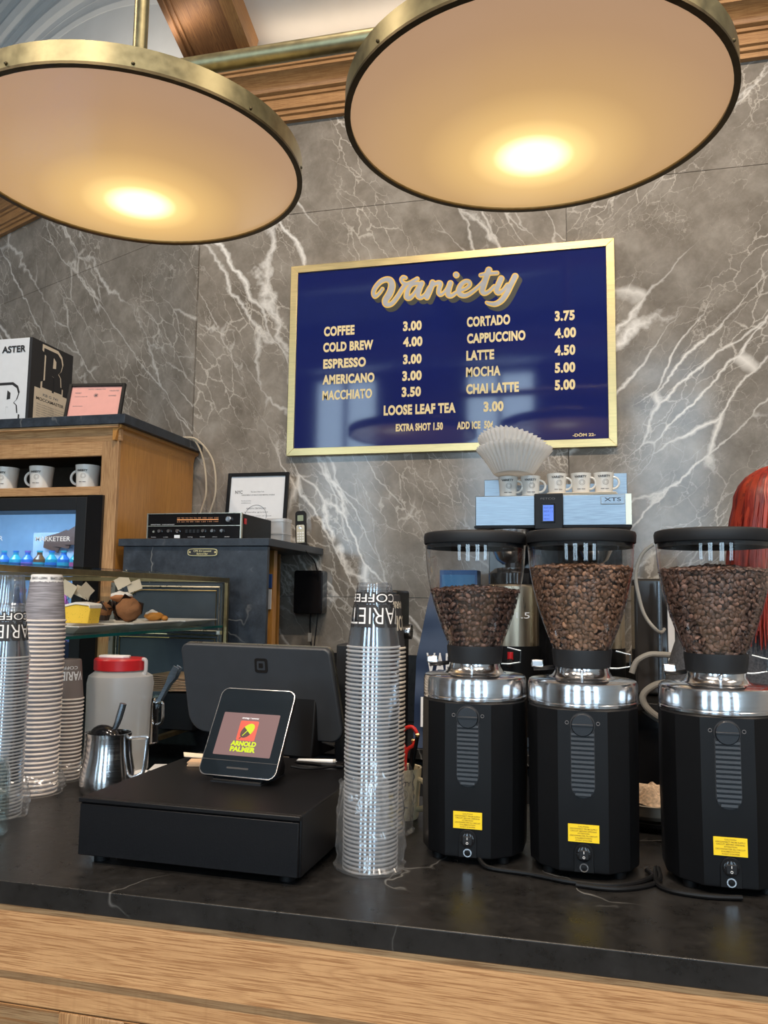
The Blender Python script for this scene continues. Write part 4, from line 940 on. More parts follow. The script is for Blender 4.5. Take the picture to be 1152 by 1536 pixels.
cupM = cup_shell(CH, CRB, CRR, 0.0022, 40, rings=(0.62,), split=True).build('clear_cup_proto', [M['cup'], M['cup_rim']]); cup_me = cupM.data; bpy.data.objects.remove(cupM)
def rcup(z): return CRR+(CRB-CRR)*z/CH
whitel = M['ink_w']
def clear_print(o, a0):
    def R(z): return rcup(z)+0.0006
    wrap_text('VARIETY', 0.05, 0.058, R, a0, True, M['ink'], 'lettering', o, width=0.154, height=0.037, bold=0.09, off=0.0003)
    wrap_text('VARIETY', 0.05, 0.058, R, a0, True, M['ink_w'], 'lettering', o, width=0.146, height=0.029, bold=-0.01, off=0.0009)
    wrap_text('COFFEE', 0.05, 0.090, R, a0, True, M['ink'], 'lettering', o, width=0.108, height=0.019, bold=0.09, off=0.0003)
    wrap_text('COFFEE', 0.05, 0.090, R, a0, True, M['ink_w'], 'lettering', o, width=0.102, height=0.0145, bold=0.0, off=0.0009)
    wrap_text('pet recyclable cold cup', 0.05, 0.112, R, a0, True, M['ink_g'], 'lettering', o, width=0.07, height=0.003, bold=0.0, off=0.0009)
stack('clear_cup', -0.378, 1.455, 1.0705, 54, 0.0073, [('cup_wall', cup_me)], ('%s clear cup from the top of the middle stack by the grinders', 'topmost clear cup of the middle stack, upside down with coffee lettering'), 'cup', 'clear cups in the middle stack', lambda o: clear_print(o, -PI/2+0.15))
stack('clear_cup', -1.236, 1.552, 1.0705, 47, 0.0073, [('cup_wall', cup_me)], ('%s clear cup from the top of the stack at left photo edge', 'topmost clear cup of the left stack, upside down with coffee lettering'), 'cup', 'clear cups in the left stack', lambda o: clear_print(o, -PI/2+0.75))
cup2 = cup_shell(0.11, 0.034, 0.046, 0.002, 40).build('x', M['cup']); c2 = cup2.data; bpy.data.objects.remove(cup2)
c2w = MB().lathe([(0.046+(0.034-0.046)*z/0.11-0.0012, z) for z in (0.003, 0.108)], n=40, rf=lambda a, z: 1+0.03*math.cos(a*20)).build('x', M['cup']); c2w_ = c2w.data; bpy.data.objects.remove(c2w)
stack('ribbed_cup', -1.405, 1.76, 1.0705, 34, 0.0125, [('cup_wall', c2), ('ribs', c2w_)], ('%s ribbed clear cup from the top, behind the left clear stack', 'topmost ribbed clear cup, behind and above the left cup stack'), 'cup', 'ribbed cups behind the left stack')
# paper cups
def paper_mat(name, body, rimc, split=None, h=0.115, streaky=False):
    m, nt, b = newmat(name); tc = nt.nodes.new('ShaderNodeTexCoord'); sp = nt.nodes.new('ShaderNodeSeparateXYZ'); L(nt, tc.outputs['Object'], sp.inputs[0])
    col = body
    if streaky:
        wv = N(nt, 'ShaderNodeTexNoise', i_Scale=12.0, i_Detail=3.0); L(nt, coords(nt, scale=(1.5, 1.5, 30)), wv.inputs['Vector'])
        col = ramp(nt, wv.outputs[0], [(0.40, tuple(c*0.7 for c in body)), (0.60, tuple(min(1, c*1.25) for c in body))])
    c = mixc(nt, ramp(nt, mth(nt, 'DIVIDE', sp.outputs[2], h), [(0.045, 1.0), (0.05, 0.0)]), col, rimc)
    if split:
        n2 = N(nt, 'ShaderNodeTexNoise', i_Scale=260.0); L(nt, coords(nt, scale=(1, 1, 0.2)), n2.inputs['Vector'])
        zz = mth(nt, 'ADD', mth(nt, 'DIVIDE', sp.outputs[2], h), mth(nt, 'MULTIPLY', n2.outputs[0], 0.07))
        c = mixc(nt, ramp(nt, zz, [(split+0.035, 0.0), (split+0.04, 1.0)]), c, (0.78, 0.76, 0.74))
    L(nt, c, b.inputs['Base Color']); b.inputs['Roughness'].default_value = 0.6; return m
pm_t = paper_mat('tall_paper_cup', (0.27, 0.255, 0.275), (0.78, 0.70, 0.64), 0.84, 0.115, True)
def rt_(z): return 0.0475+(0.036-0.0475)*z/0.115
pcup = cup_shell(0.115, 0.036, 0.0475, 0.0032, 40, foot=0.008).build('x', pm_t); pme = pcup.data; bpy.data.objects.remove(pcup)
def tall_print(o):
    for k in range(5):
        wrap_text('VARIETY COFFEE', 0.012, 0.1055, rt_, -PI/2-1.15+k*1.27, True, M['ink'], 'lettering', o, width=0.042, height=0.006, bold=0.02, off=0.0010)
stack('paper_cup', -1.292, 1.752, 1.0705, 40, 0.01045, [('cup_wall', pme)], ('%s grey paper cup from the top of the tallest paper stack', 'topmost paper cup of the tallest paper stack with white lettered band'), 'cup', 'paper cups in the tall stack', tall_print)
pm_s = paper_mat('short_paper_cup', (0.165, 0.135, 0.125), (0.74, 0.66, 0.60), None, 0.104)
def rs_(z): return 0.038+(0.0285-0.038)*z/0.104
pcup = cup_shell(0.104, 0.0285, 0.038, 0.0028, 36, foot=0.006).build('x', pm_s); sme = pcup.data; bpy.data.objects.remove(pcup)
def short_print(o):
    wrap_text('VARIETY', 0.03, 0.062, rs_, -PI/2+0.50, True, M['paper_w'], 'lettering', o, width=0.085, height=0.022, bold=0.02, off=0.0016)
    wrap_text('COFFEE', 0.03, 0.083, rs_, -PI/2+0.50, True, M['paper_w'], 'lettering', o, width=0.05, height=0.008, bold=0.01, off=0.0014)
stack('small_paper_cup', -1.318, 1.90, 1.0705, 22, 0.0096, [('cup_wall', sme)], ('%s small brown paper cup from the top of the short stack', 'topmost small brown paper cup of the short stack, white lettering upside down'), 'cup', 'small paper cups in the short stack', short_print)
pm_b = paper_mat('dark_paper_cup', (0.035, 0.034, 0.036), (0.70, 0.62, 0.52), None, 0.115)
pcup = cup_shell(0.115, 0.036, 0.0475, 0.003, 36, foot=0.008).build('x', pm_b); bme = pcup.data; bpy.data.objects.remove(pcup)
def back_print(o):
    wrap_text('COFFEE', 0.03, 0.055, rt_, -PI/2+1.0, True, M['paper_c'], 'lettering', o, width=0.075, height=0.03, bold=0.02, off=0.0016)
    wrap_text('VARIETY', 0.03, 0.093, rt_, -PI/2+1.0, True, M['paper_c'], 'lettering', o, width=0.06, height=0.014, bold=0.02, off=0.0014)
stack('dark_paper_cup', -0.418, 1.685, 1.0705, 43, 0.0088, [('cup_wall', bme)], ('%s dark paper cup from the top, behind the middle clear stack', 'topmost dark paper cup behind the middle clear cup stack'), 'cup', 'dark paper cups behind the middle stack', back_print)
# crumpled plastic sleeves round the feet of the stacks
def sleeve(name, lab, x, y, r, h, seed, flare=1.15, grp='plastic sleeves round the cup stacks'):
    random.seed(seed); m = MB(); n = 72; rows = 26; vs = []
    for j in range(rows+1):
        q = j/rows; z = h*q
        for k in range(n):
            a = 2*PI*k/n; d = Vector((math.cos(a)*2.2, math.sin(a)*2.2, q*3.0+seed))
            cr1 = abs(mnoise.noise(d*1.6))*0.011+abs(mnoise.noise(d*4.3))*0.007
            rr = r*(1.0+(flare-1)*0.7*math.sin(PI*min(q*1.15, 1)))+cr1*0.8+(0.006 if q < 0.05 else 0)
            zz = z+mnoise.noise(Vector((math.cos(a)*1.5, math.sin(a)*1.5, seed)))*0.05*q
            vs.append((rr*math.cos(a), rr*math.sin(a), max(zz, 0.0012)))
    fs = [(j*n+k, j*n+(k+1) % n, (j+1)*n+(k+1) % n, (j+1)*n+k) for j in range(rows) for k in range(n)]
    m.add(vs, fs); o = m.build(name, M['film'], None, (x, y, 1.0705), ang=28); tag(o, lab, 'plastic bag', grp); return o
sleeve('plastic_sleeve', 'crumpled clear bag round the foot of the middle cup stack', -0.378, 1.455, 0.053, 0.155, 3)
sleeve('plastic_sleeve', 'crumpled clear bag round the foot of the leftmost clear cup stack', -1.236, 1.552, 0.052, 0.075, 8, 1.25)
sleeve('plastic_sleeve', 'crumpled bag spread at the foot of the tall paper cup stack', -1.285, 1.745, 0.052, 0.055, 5, 1.3)
sleeve('plastic_sleeve', 'crumpled bag at the foot of the small paper cup stack', -1.310, 1.895, 0.042, 0.05, 11, 1.2)
sleeve('plastic_sleeve', 'crumpled bag round dark paper cups behind the middle clear stack', -0.408, 1.68, 0.054, 0.13, 14, 1.1)
gj = thing('glass_jar', 'clear glass jar cut off by left photo edge', 'jar', (-1.165, 1.415, 1.0705))
MB().lathe([(0.0001, 0.0), (0.047, 0.0), (0.052, 0.006), (0.052, 0.12), (0.047, 0.135), (0.044, 0.140), (0.046, 0.143), (0.041, 0.143), (0.040, 0.137), (0.0485, 0.12), (0.0485, 0.008), (0.0001, 0.006)], n=40).build('glass', clear('jar_glass', (0.93, 0.96, 0.95), 0.08, 0.03), gj)

# ================================================================== JUG, PITCHER, TONGS
j = thing('jug', 'frosted plastic jug with red lid standing behind the steel pitcher', 'jug', (-1.243, 2.02, 1.0705))
jb = MB(); prof_ = [(0.0001, 0), (0.078, 0), (0.083, 0.006), (0.083, 0.10), (0.0835, 0.17), (0.085, 0.235), (0.081, 0.255), (0.064, 0.268), (0.062, 0.285)]
jb.lathe(prof_, n=48, rf=lambda a, z: 1.0 if z > 0.262 or z < 0.003 else 1+0.10*max(0, math.cos(a-0.2))**6*(1 if z > 0.17 else 0.35)); jb.build('body', M['jug'], j)
MB().lathe([(0.0001, 0.001), (0.077, 0.001), (0.081, 0.006), (0.081, 0.058), (0.0001, 0.058)], n=40).build('contents', plain('dark_liquid', (0.03, 0.022, 0.018), 0.2), j)
MB().lathe([(0.067, 0.270), (0.069, 0.272), (0.069, 0.298), (0.066, 0.302), (0.0001, 0.302)], n=48).build('lid', M['red'], j)
MB().prism([(-0.055, -0.02), (0.02, -0.02), (0.028, 0.0), (0.02, 0.02), (-0.055, 0.02), (-0.062, 0.0)], 0.302, 0.309, 'XY').build('flip_cap', M['paper_w'], j, bevel=0.002)
MB().tube([(0.068, 0, 0.30), (0.078, 0, 0.297), (0.078, 0, 0.265), (0.07, 0, 0.262)], 0.005, 8, smooth=4).build('clip', M['jug'], j)
p = thing('milk_pitcher', 'polished steel milk pitcher holding a scoop beside cash drawer', 'pitcher', (-1.128, 1.80, 1.0705), math.radians(6))
def prf(a, z):
    s = max(0, math.cos(a-PI))**10; return 1+s*0.16*max(0, (z-0.08)/0.06)
MB().lathe([(0.0001, 0.0), (0.058, 0.0), (0.063, 0.006), (0.066, 0.025), (0.063, 0.05), (0.055, 0.09), (0.052, 0.13), (0.053, 0.142), (0.051, 0.142), (0.050, 0.13), (0.053, 0.09), (0.060, 0.05), (0.0001, 0.01)], n=56, rf=prf).build('body', M['steel'], p)
MB().tube([(0.050, 0, 0.130), (0.092, 0, 0.134), (0.098, 0, 0.125), (0.092, 0, 0.06), (0.082, 0, 0.045), (0.060, 0, 0.036)], 0.0048, 8, smooth=5).build('handle', M['steel'], p)
sc2 = thing('scoop', 'grey metal scoop sticking up out of the steel pitcher', 'scoop', (-1.128, 1.80, 1.205))
MB().tube([(-0.005, 0.01, -0.03), (0.0, 0.012, 0.0), (0.012, 0.014, 0.03), (0.024, 0.016, 0.075)], [0.006, 0.006, 0.0065, 0.0085, 0.0085], 10, smooth=4).build('handle', M['steel_b'], sc2)
bw = MB(); bw.sphere((0, 0, 0), 0.044, 0.024, 0.036, 24, 12); bw.xf(Matrix.Translation((-0.012, 0.0, -0.012)) @ Matrix.Rotation(0.35, 4, 'Y')); bw.build('bowl', M['black_g'], sc2)
mc = thing('steel_canister', 'small steel canister holding tongs on black ledge beside the jug', 'canister', (-1.265, 2.33, 1.0865))
MB().lathe([(0.0001, 0), (0.044, 0), (0.046, 0.004), (0.043, 0.006), (0.043, 0.13), (0.045, 0.138), (0.048, 0.142), (0.045, 0.143), (0.041, 0.135), (0.041, 0.01), (0.0001, 0.008)], (-0.075, 0, 0), 48).build('body', M['steel'], mc)
MB().tube([(-0.03, -0.01, 0.125), (-0.008, -0.015, 0.128), (-0.004, -0.015, 0.11), (-0.006, -0.015, 0.07), (-0.028, -0.01, 0.06)], 0.0045, 8, smooth=4).build('handle', M['steel'], mc)
tg = thing('tongs', 'metal serving tongs leaning out of the small steel canister', 'tongs', (-1.352, 2.33, 1.105))
for s in (-1, 1):
    MB().prism([(-0.005, 0), (0.005, 0), (0.007, 0.19), (0.013, 0.215), (0.010, 0.25), (-0.010, 0.25), (-0.012, 0.215), (-0.007, 0.19)], -0.001, 0.001, 'XZ').warp(lambda q: Vector((q.x, q.y+0.004*s+s*q.z*0.03+(0.004*abs(math.sin(q.x*300)) if q.z > 0.2 else 0), q.z))).xf(Matrix.Rotation(0.50, 4, 'Y')).build('arm', M['steel_b'], tg, bevel=0.0005)
pb = thing('paper_bag_stack', 'stack of brown paper bags on the ledge behind the tongs', 'paper bags', (-1.42, 2.66, 1.0865))
B(-0.01, 0.12, -0.08, 0.08, 0, 0.125).build('bag_holder', M['black'], pb, bevel=0.003)
for k in range(9):
    a = random.uniform(-0.12, 0.12)
    MB().box(-0.05, 0.125+random.uniform(-.01, .012), -0.08, 0.08, 0, 0.0035).xf(Matrix.Rotation(a*0.6, 4, 'Z') @ Matrix.Rotation(-0.05+0.012*k, 4, 'Y')).build('paper_bag', M['kraft'], pb, (0, 0, 0.128+k*0.0062))
for k, (x, y, rz, lab) in enumerate(((-1.10, 2.05, 0.3, 'white napkin beside the jug behind the cash drawer'), (-1.145, 1.96, -0.2, 'folded white napkin lower by the pitcher handle'))):
    n_ = MB(); n_.box(-0.05, 0.05, -0.05, 0.05, 0, 0.006); n_.box(-0.048, 0.052, -0.05, 0.048, 0.0062, 0.011); o = n_.build('napkin', M['paper_w'], None, (x, y, 1.0705), bevel=0.001, rot=(0, 0, rz)); tag(o, lab, 'napkin', 'napkins behind the drawer')

# ================================================================== CASH DRAWER, TERMINAL, MONITOR
cd = thing('cash_drawer', 'large matte black cash drawer under the payment screen', 'cash drawer', (-0.676, 1.326, 1.0705), math.radians(-1.2))
B(-0.2125, 0.2125, 0.006, 0.455, 0.012, 0.1135).build('case', M['drawer'], cd, bevel=0.003, seg=3)
B(-0.2095, 0.2095, -0.001, 0.005, 0.014, 0.103).build('drawer_front', M['drawer'], cd, bevel=0.0015)
B(-0.2125, 0.2125, -0.003, 0.006, 0.105, 0.1135).build('front_lip', M['drawer'], cd, bevel=0.002)
for x in (-0.18, 0.18):
    for y in (0.03, 0.42): MB().cyl((x, y, 0), 0.014, 0.0125, 20).build('foot', M['black'], cd)
# customer payment screen: tilted slab on a wedge base
pt = thing('payment_terminal', 'tilted black customer screen with drink picture on the cash drawer', 'card reader', (-0.664, 1.505, 1.185), math.radians(-5))
TW, THh = 0.168, 0.182
tilt = Matrix.Translation((0, 0, 0.012)) @ Matrix.Rotation(math.radians(-30), 4, 'X')
def tp(poly, y0, y1, name, mat, bevel=0, par=None):
    m = MB().prism(poly, y0, y1, 'XZ').xf(tilt); return m.build(name, mat, par or pt, bevel=bevel)
tp(rrect(TW, THh, 0.016, 8, 0, THh/2), 0.0, 0.012, 'shell', M['grey_d'], 0.002)
tp(rrect(TW+0.001, THh+0.001, 0.0165, 8, 0, THh/2), -0.0012, 0.0, 'silver_rim', M['steel'])
tp(rrect(TW-0.003, THh-0.003, 0.015, 8, 0, THh/2), -0.0022, -0.0012, 'glass_front', plain('screen_glass', (0.010, 0.014, 0.018), 0.05, spec=0.9))
tp([(-TW/2+0.001, 0.0300), (TW/2-0.001, 0.0300), (TW/2-0.001, 0.0312), (-TW/2+0.001, 0.0312)], -0.0026, -0.0022, 'seam', M['ink'])
tp(rrect(0.048, 0.0035, 0.0015, 4, 0.0, 0.0165), -0.0026, -0.0022, 'card_slot', M['ink'])
scr = plain('lit_screen', (0.02, 0.02, 0.02), 0.1, emit=((0.30, 0.17, 0.16), 0.9))
tp(rrect(0.126, 0.088, 0.002, 3, 0.0, 0.085), -0.0028, -0.0022, 'display', scr)
redm = plain('lit_red', (0.1, 0.02, 0.02), 0.2, emit=((0.90, 0.13, 0.07), 0.85)); grn = plain('lit_green', (0.1, 0.1, 0.0), 0.2, emit=((0.62, 0.80, 0.02), 0.9)); brn = plain('lit_brown', (0.02, 0.02, 0.02), 0.2, emit=((0.10, 0.045, 0.03), 0.8)); wht = plain('lit_white', (0.2, 0.2, 0.2), 0.2, emit=((0.8, 0.78, 0.78), 0.9))
tp(rrect(0.041, 0.041, 0.003, 4, 0.0, 0.0925), -0.0034, -0.0028, 'picture_tile', redm)
leaf = []
for k in range(20):
    u = k/20*2*PI; a, b = 0.0175*math.cos(u), 0.0105*math.sin(u); c_, s_ = math.cos(0.85), math.sin(0.85); leaf.append((a*c_-b*s_, 0.0925+a*s_+b*c_))
c_, s_ = math.cos(0.85), math.sin(0.85)
def half(sgn):
    o = []
    for k in range(13):
        u = -PI/2+PI*k/12; a, b = sgn*0.0175*math.cos(u), 0.0108*math.sin(u); o.append((a*c_-b*s_, 0.0925+a*s_+b*c_))
    return o if sgn > 0 else o[::-1]
tp(half(1), -0.0038, -0.0034, 'leaf_upper', grn); tp(half(-1), -0.0038, -0.0034, 'leaf_lower', brn)
tp([(-0.009, 0.082), (-0.008, 0.081), (0.001, 0.092), (0.0, 0.093)], -0.0042, -0.0038, 'leaf_rib', grn)
tp([(-0.0145, 0.0755), (-0.013, 0.0745), (-0.007, 0.082), (-0.008, 0.083)], -0.0040, -0.0034, 'leaf_stalk', brn)
for s, z, w_ in (('ARNOLD', 0.0610, 0.056), ('PALMER', 0.0495, 0.056)):
    me = text_mesh('x', s, 0.02, grn, link=False, align='CENTER', width=w_, height=0.0095, bold=0.06, fn=lambda co: Vector((co.x, -0.0042, co.y+z)))
    me.transform(tilt); o = bpy.data.objects.new('lettering', me); C.objects.link(o); o.parent = pt
me = text_mesh('x', 'strategy / summer', 0.01, wht, link=False, align='CENTER', width=0.038, height=0.0035, bold=0.03, fn=lambda co: Vector((co.x, -0.0038, co.y+0.117)))
me.transform(tilt); o = bpy.data.objects.new('lettering', me); C.objects.link(o); o.parent = pt
MB().prism([(0.0, 0.0), (0.105, 0.0), (0.11, 0.018), (0.095, 0.05), (0.060, 0.085), (0.018, 0.022)], -0.055, 0.055, 'YZ').build('wedge_base', M['black'], pt, bevel=0.004)
B(-0.055, 0.055, 0.0, 0.105, -0.0008, 0.002).build('rubber_foot', M['grey_d'], pt)
# monitor on its foot (back of the screen faces the customer)
mo = thing('monitor', 'large dark tablet monitor seen from behind with square emblem', 'monitor', (-0.748, 1.79, 1.186), math.radians(-7))
mtilt = Matrix.Translation((0, 0, 0.245)) @ Matrix.Rotation(math.radians(9), 4, 'X')
def mp_(poly, y0, y1, name, mat, bevel=0): return MB().prism(poly, y0, y1, 'XZ').xf(mtilt).build(name, mat, mo, bevel=bevel)
poly = []
for (sx, sz, r, a0) in ((0.190, 0.0, 0.018, 0), (-0.208, 0.0, 0.018, PI/2), (-0.198, -0.215, 0.05, PI), (0.210, -0.215, 0.03, 1.5*PI)):
    cxx = sx-math.copysign(r, sx); czz = sz-r if sz == 0 else sz+r
    for k in range(9): a = a0+PI/2*k/8; poly.append((cxx+r*math.cos(a), czz+r*math.sin(a)))
mp_(poly, -0.002, 0.014, 'back_shell', M['tablet'], 0.004); mp_([(x*1.004, z*1.004+0.0012) for x, z in poly], 0.0142, 0.019, 'bezel', M['nickel'])
mp_(rrect(0.034, 0.034, 0.006, 5, 0.012, -0.045), -0.0032, -0.002, 'emblem_plate', M['black_g'])
mp_(rrect(0.021, 0.021, 0.003, 4, 0.012, -0.045), -0.0038, -0.0032, 'emblem_ring', M['tablet']); mp_(rrect(0.0115, 0.0115, 0.002, 4, 0.012, -0.045), -0.0044, -0.0038, 'emblem_core', M['black_g'])
MB().prism([(0.0, 0.0), (0.13, 0.0), (0.13, 0.008), (0.055, 0.03), (0.045, 0.15), (0.02, 0.16), (0.008, 0.05)], 0.02, 0.15, 'YZ').build('stand', M['black'], mo, bevel=0.004)
# odds and ends on the drawer
pen = thing('pen', 'black pen lying on the drawer right of payment screen', 'pen', (-0.56, 1.70, 1.190), math.radians(-8))
MB().lathe([(0.0001, -0.06), (0.002, -0.055), (0.004, -0.045), (0.0042, 0.05), (0.0030, 0.06), (0.0001, 0.061)], n=12, axis='X').build('barrel', M['black'], pen)
MB().lathe([(0.0046, 0.01), (0.0046, 0.045)], n=12, axis='X').build('grip', M['grey_d'], pen)
pen2 = thing('stylus', 'white stylus lying on the drawer beside the black pen', 'pen', (-0.575, 1.735, 1.190), math.radians(10))
MB().lathe([(0.0001, -0.045), (0.004, -0.04), (0.0048, 0.035), (0.0001, 0.045)], n=12, axis='X').build('barrel', M['paper_w'], pen2)
MB().cyl((0.036, 0, 0), 0.005, 0.006, 12, axis='X').build('cap', M['grey_m'], pen2)
tag(MB().tube([(-0.60, 1.64, 1.195), (-0.56, 1.655, 1.190), (-0.51, 1.70, 1.192), (-0.482, 1.74, 1.2), (-0.46, 1.80, 1.19), (-0.455, 1.83, 1.12), (-0.46, 1.9, 1.074)], 0.0028, 8, smooth=5).build('terminal_cable', M['black']), 'thin black cable curving from payment screen over the drawer edge', 'cable')
for k, (x, y, rz, lab) in enumerate(((-0.82, 1.70, 0.5, 'tan card sticking out behind left side of the payment screen'), (-0.785, 1.655, 0.25, 'small stack of kraft paper slips by the payment screen'))):
    m = MB(); m.box(-0.05, 0.05, -0.02, 0.02, 0, 0.0025 if k == 0 else 0.003)
    if k: m.box(-0.047, 0.047, -0.021, 0.019, 0.0032, 0.0055); m.box(-0.05, 0.043, -0.02, 0.02, 0.0058, 0.0085)
    if k == 0: m.warp(lambda q: Vector((q.x, q.y, q.z+(q.x-0.05)**2*1.2)))
    tag(m.build('paper_slips' if k else 'tan_card', M['kraft'] if k else M['paper_c'], None, (x, y, 1.1845), rot=(0, 0, rz)), lab, 'paper')

# ================================================================== COFFEE GRINDERS
def bean_mesh(seed, count_scale, prof, top_z, r_top):
    rnd = random.Random(seed)
    n, m = 8, 6; base = []
    for i in range(m+1):
        t = PI*i/m
        for k in range(n):
            a = 2*PI*k/n
            x = math.cos(t); y = math.sin(t)*math.cos(a); z = math.sin(t)*math.sin(a)
            z = z*0.62 if z > 0 else z*0.40
            if abs(y) < 0.2 and z > 0.2 and abs(x) < 0.93: z -= 0.30
            base.append((x, y*0.74, z))
    base = np.array(base)*0.0060
    f = [(i*n+k, i*n+(k+1) % n, (i+1)*n+(k+1) % n, (i+1)*n+k) for i in range(m) for k in range(n)]
    f = np.array(f); V = []; F = []; cols = []
    def put(p, nrm):
        nonlocal V, F
        up = Vector(nrm).normalized(); up = (up+Vector((rnd.gauss(0, .35), rnd.gauss(0, .35), rnd.gauss(0, .35)))).normalized()
        if rnd.random() < 0.45: up = -up
        t = up.cross(Vector((rnd.uniform(-1, 1), rnd.uniform(-1, 1), rnd.uniform(-1, 1)))).normalized(); b_ = up.cross(t)
        R = np.array([t, b_, up]); s = rnd.uniform(0.85, 1.12)
        F.append(f+len(V)*len(base)); V.append(base*s @ R+np.array(p))
    for (r0, z0), (r1, z1) in zip(prof[:-1], prof[1:]):
        rows = max(1, int(math.hypot(r1-r0, z1-z0)/0.0068))
        for i in range(rows):
            q = (i+0.5)/rows; r = r0+(r1-r0)*q; z = z0+(z1-z0)*q; c = max(4, int(2*PI*r/0.0078)); ph = rnd.random()*6
            for k in range(c):
                a = ph+2*PI*(k+rnd.uniform(-.25, .25))/c; rr = r-0.0035+rnd.uniform(-.002, .0006)
                put((rr*math.cos(a), rr*math.sin(a), z+rnd.uniform(-.0036, .0036)), (math.cos(a), math.sin(a), 0))
    rr = r_top-0.003
    while rr > 0.003:
        c = max(1, int(2*PI*rr/0.0078)); ph = rnd.random()*6
        for k in range(c):
            a = ph+2*PI*k/c; put((rr*math.cos(a), rr*math.sin(a), top_z+0.010*(1-rr/r_top)+rnd.uniform(-.002, .003)), (0, 0, 1))
        rr -= 0.0072
    return np.concatenate(V), np.concatenate(F)
def bean_mat(name, c1, c2):
    m, nt, b = newmat(name); g = nt.nodes.new('ShaderNodeNewGeometry')
    L(nt, ramp(nt, g.outputs['Random Per Island'], [(0.0, tuple(x*0.65 for x in c1)), (0.5, c1), (0.93, c2), (1.0, tuple(min(1, x*1.9) for x in c2))]), b.inputs['Base Color'])
    b.inputs['Roughness'].default_value = 0.38; return m
def hop_r(z):      # hopper outer radius by height above its collar
    q = min(max(z/0.186, 0), 1); return 0.0515+0.047*(1-(1-q)**1.75)
def grinder(x, y, lab, fill, seed, bc1, bc2, rz=0.0):
    t = thing('coffee_grinder', lab, 'coffee grinder', (x, y, 1.0705), rz, 'black coffee grinders with bean hoppers')
    # body shell: rounded back, flat facets toward the customer
    def sec(z, q):
        P_ = []
        fx = 0.043; R = 0.098*q
        pts = [(-fx, -0.0985), (fx, -0.0985), (0.080, -0.070), (0.0985, -0.030), (0.1, 0.03), (0.085, 0.07), (0.05, 0.092), (0, 0.1), (-0.05, 0.092), (-0.085, 0.07), (-0.1, 0.03), (-0.0985, -0.030), (-0.080, -0.070)]
        return [(px*q, py*q, z) for px, py in pts]
    m = MB(); S_ = [sec(0.012, 0.955), sec(0.02, 0.965), sec(0.15, 0.985), sec(0.288, 0.985)]; n = len(S_[0]); vs = sum(S_, [])
    m.add(vs, [tuple(range(n))[::-1], tuple(range(3*n, 4*n))]+[(i*n+k, i*n+(k+1) % n, (i+1)*n+(k+1) % n, (i+1)*n+k) for i in range(3) for k in range(n)])
    m.build('body', M['black_m'], t, bevel=0.0025, seg=2, ang=24)
    for (fx, fy) in ((-0.06, -0.06), (0.06, -0.06), (-0.06, 0.06), (0.06, 0.06)): MB().cyl((fx, fy, 0), 0.011, 0.014, 16).build('foot', M['black'], t)
    MB().lathe([(0.0985, 0.288), (0.0998, 0.290), (0.0998, 0.294), (0.0985, 0.2955), (0.0998, 0.297), (0.0998, 0.324), (0.0975, 0.330), (0.094, 0.332), (0.062, 0.335), (0.0001, 0.335)], n=72).build('steel_top', M['steel'], t, ang=30)
    MB().lathe([(0.061, 0.335), (0.055, 0.338), (0.050, 0.346), (0.0475, 0.356), (0.0475, 0.362), (0.0001, 0.362)], n=48).build('neck', M['steel'], t)
    MB().lathe([(0.050, 0.354), (0.0520, 0.356), (0.0550, 0.384), (0.0545, 0.387), (0.0500, 0.387), (0.0500, 0.354)], n=56).build('collar', M['grey_d'], t)
    MB().sphere((0, -0.0525, 0.350), 0.004, n=12, m=8).build('locking_screw', M['steel'], t)
    hz = 0.386
    pr = [(hop_r(z*0.01), hz+z*0.01) for z in range(0, 20)]
    MB().lathe([(0.0525, hz-0.004), (0.0535, hz+0.004)]+pr[1:]+[(0.0995, hz+0.197)], n=72).build('hopper', M['hopper'], t)
    ft = hz+fill; prb = [(hop_r(z)-0.0015, hz+z) for z in [fill*k/10 for k in range(11)]]
    MB().lathe([(r-0.0055, z) for r, z in prb]+[(prb[-1][0]*0.5, ft+0.003), (0.0001, ft+0.006)], n=40).build('bean_core', M['beancore'], t)
    V_, F_ = bean_mesh(seed, 1, prb, ft, prb[-1][0])
    me = bpy.data.meshes.new('coffee_beans'); me.from_pydata(V_.tolist(), [], F_.tolist()); me.materials.append(bean_mat('roasted_beans', bc1, bc2)); me.polygons.foreach_set('use_smooth', [True]*len(me.polygons))
    o = bpy.data.objects.new('coffee_beans', me); C.objects.link(o); o.parent = t; o['kind'] = 'stuff'
    MB().lathe([(0.0001, hz+0.199), (0.096, hz+0.199), (0.096, hz+0.190), (0.0935, hz+0.190), (0.0935, hz+0.199)], n=64).build('lid_seal', M['grey_d'], t)
    MB().lathe([(0.1005, hz+0.1985), (0.1012, hz+0.200), (0.1022, hz+0.214), (0.1005, hz+0.219), (0.096, hz+0.221), (0.0001, hz+0.222)], n=72).build('lid', M['grey_d'], t, ang=30)
    # front: round lock, vent slats, label, switch
    fy = -0.0968
    MB().lathe([(0.0001, fy-0.006), (0.0180, fy-0.006), (0.0195, fy-0.004), (0.0195, fy+0.004), (0.0001, fy+0.004)], (0, 0, 0.2615), 40, axis='Y').build('round_lock', M['lockm'], t)
    MB().lathe([(0.0195, fy-0.0015), (0.0212, fy-0.0015), (0.0212, fy+0.002)], (0, 0, 0.2615), 40, axis='Y').build('lock_groove', M['ink'], t)
    B(-0.0185, 0.0185, fy-0.0085, fy-0.005, 0.2595, 0.2635).build('lock_bar', M['lockm'], t, bevel=0.0008)
    for sx in (-1, 1): MB().tube([(sx*0.0265+0.003*math.cos(a*PI/4), fy-0.0003, 0.2645+0.003*math.sin(a*PI/4)) for a in range(8)], 0.0004, 4, closed=True).build('lock_mark', M['ink_g'], t)
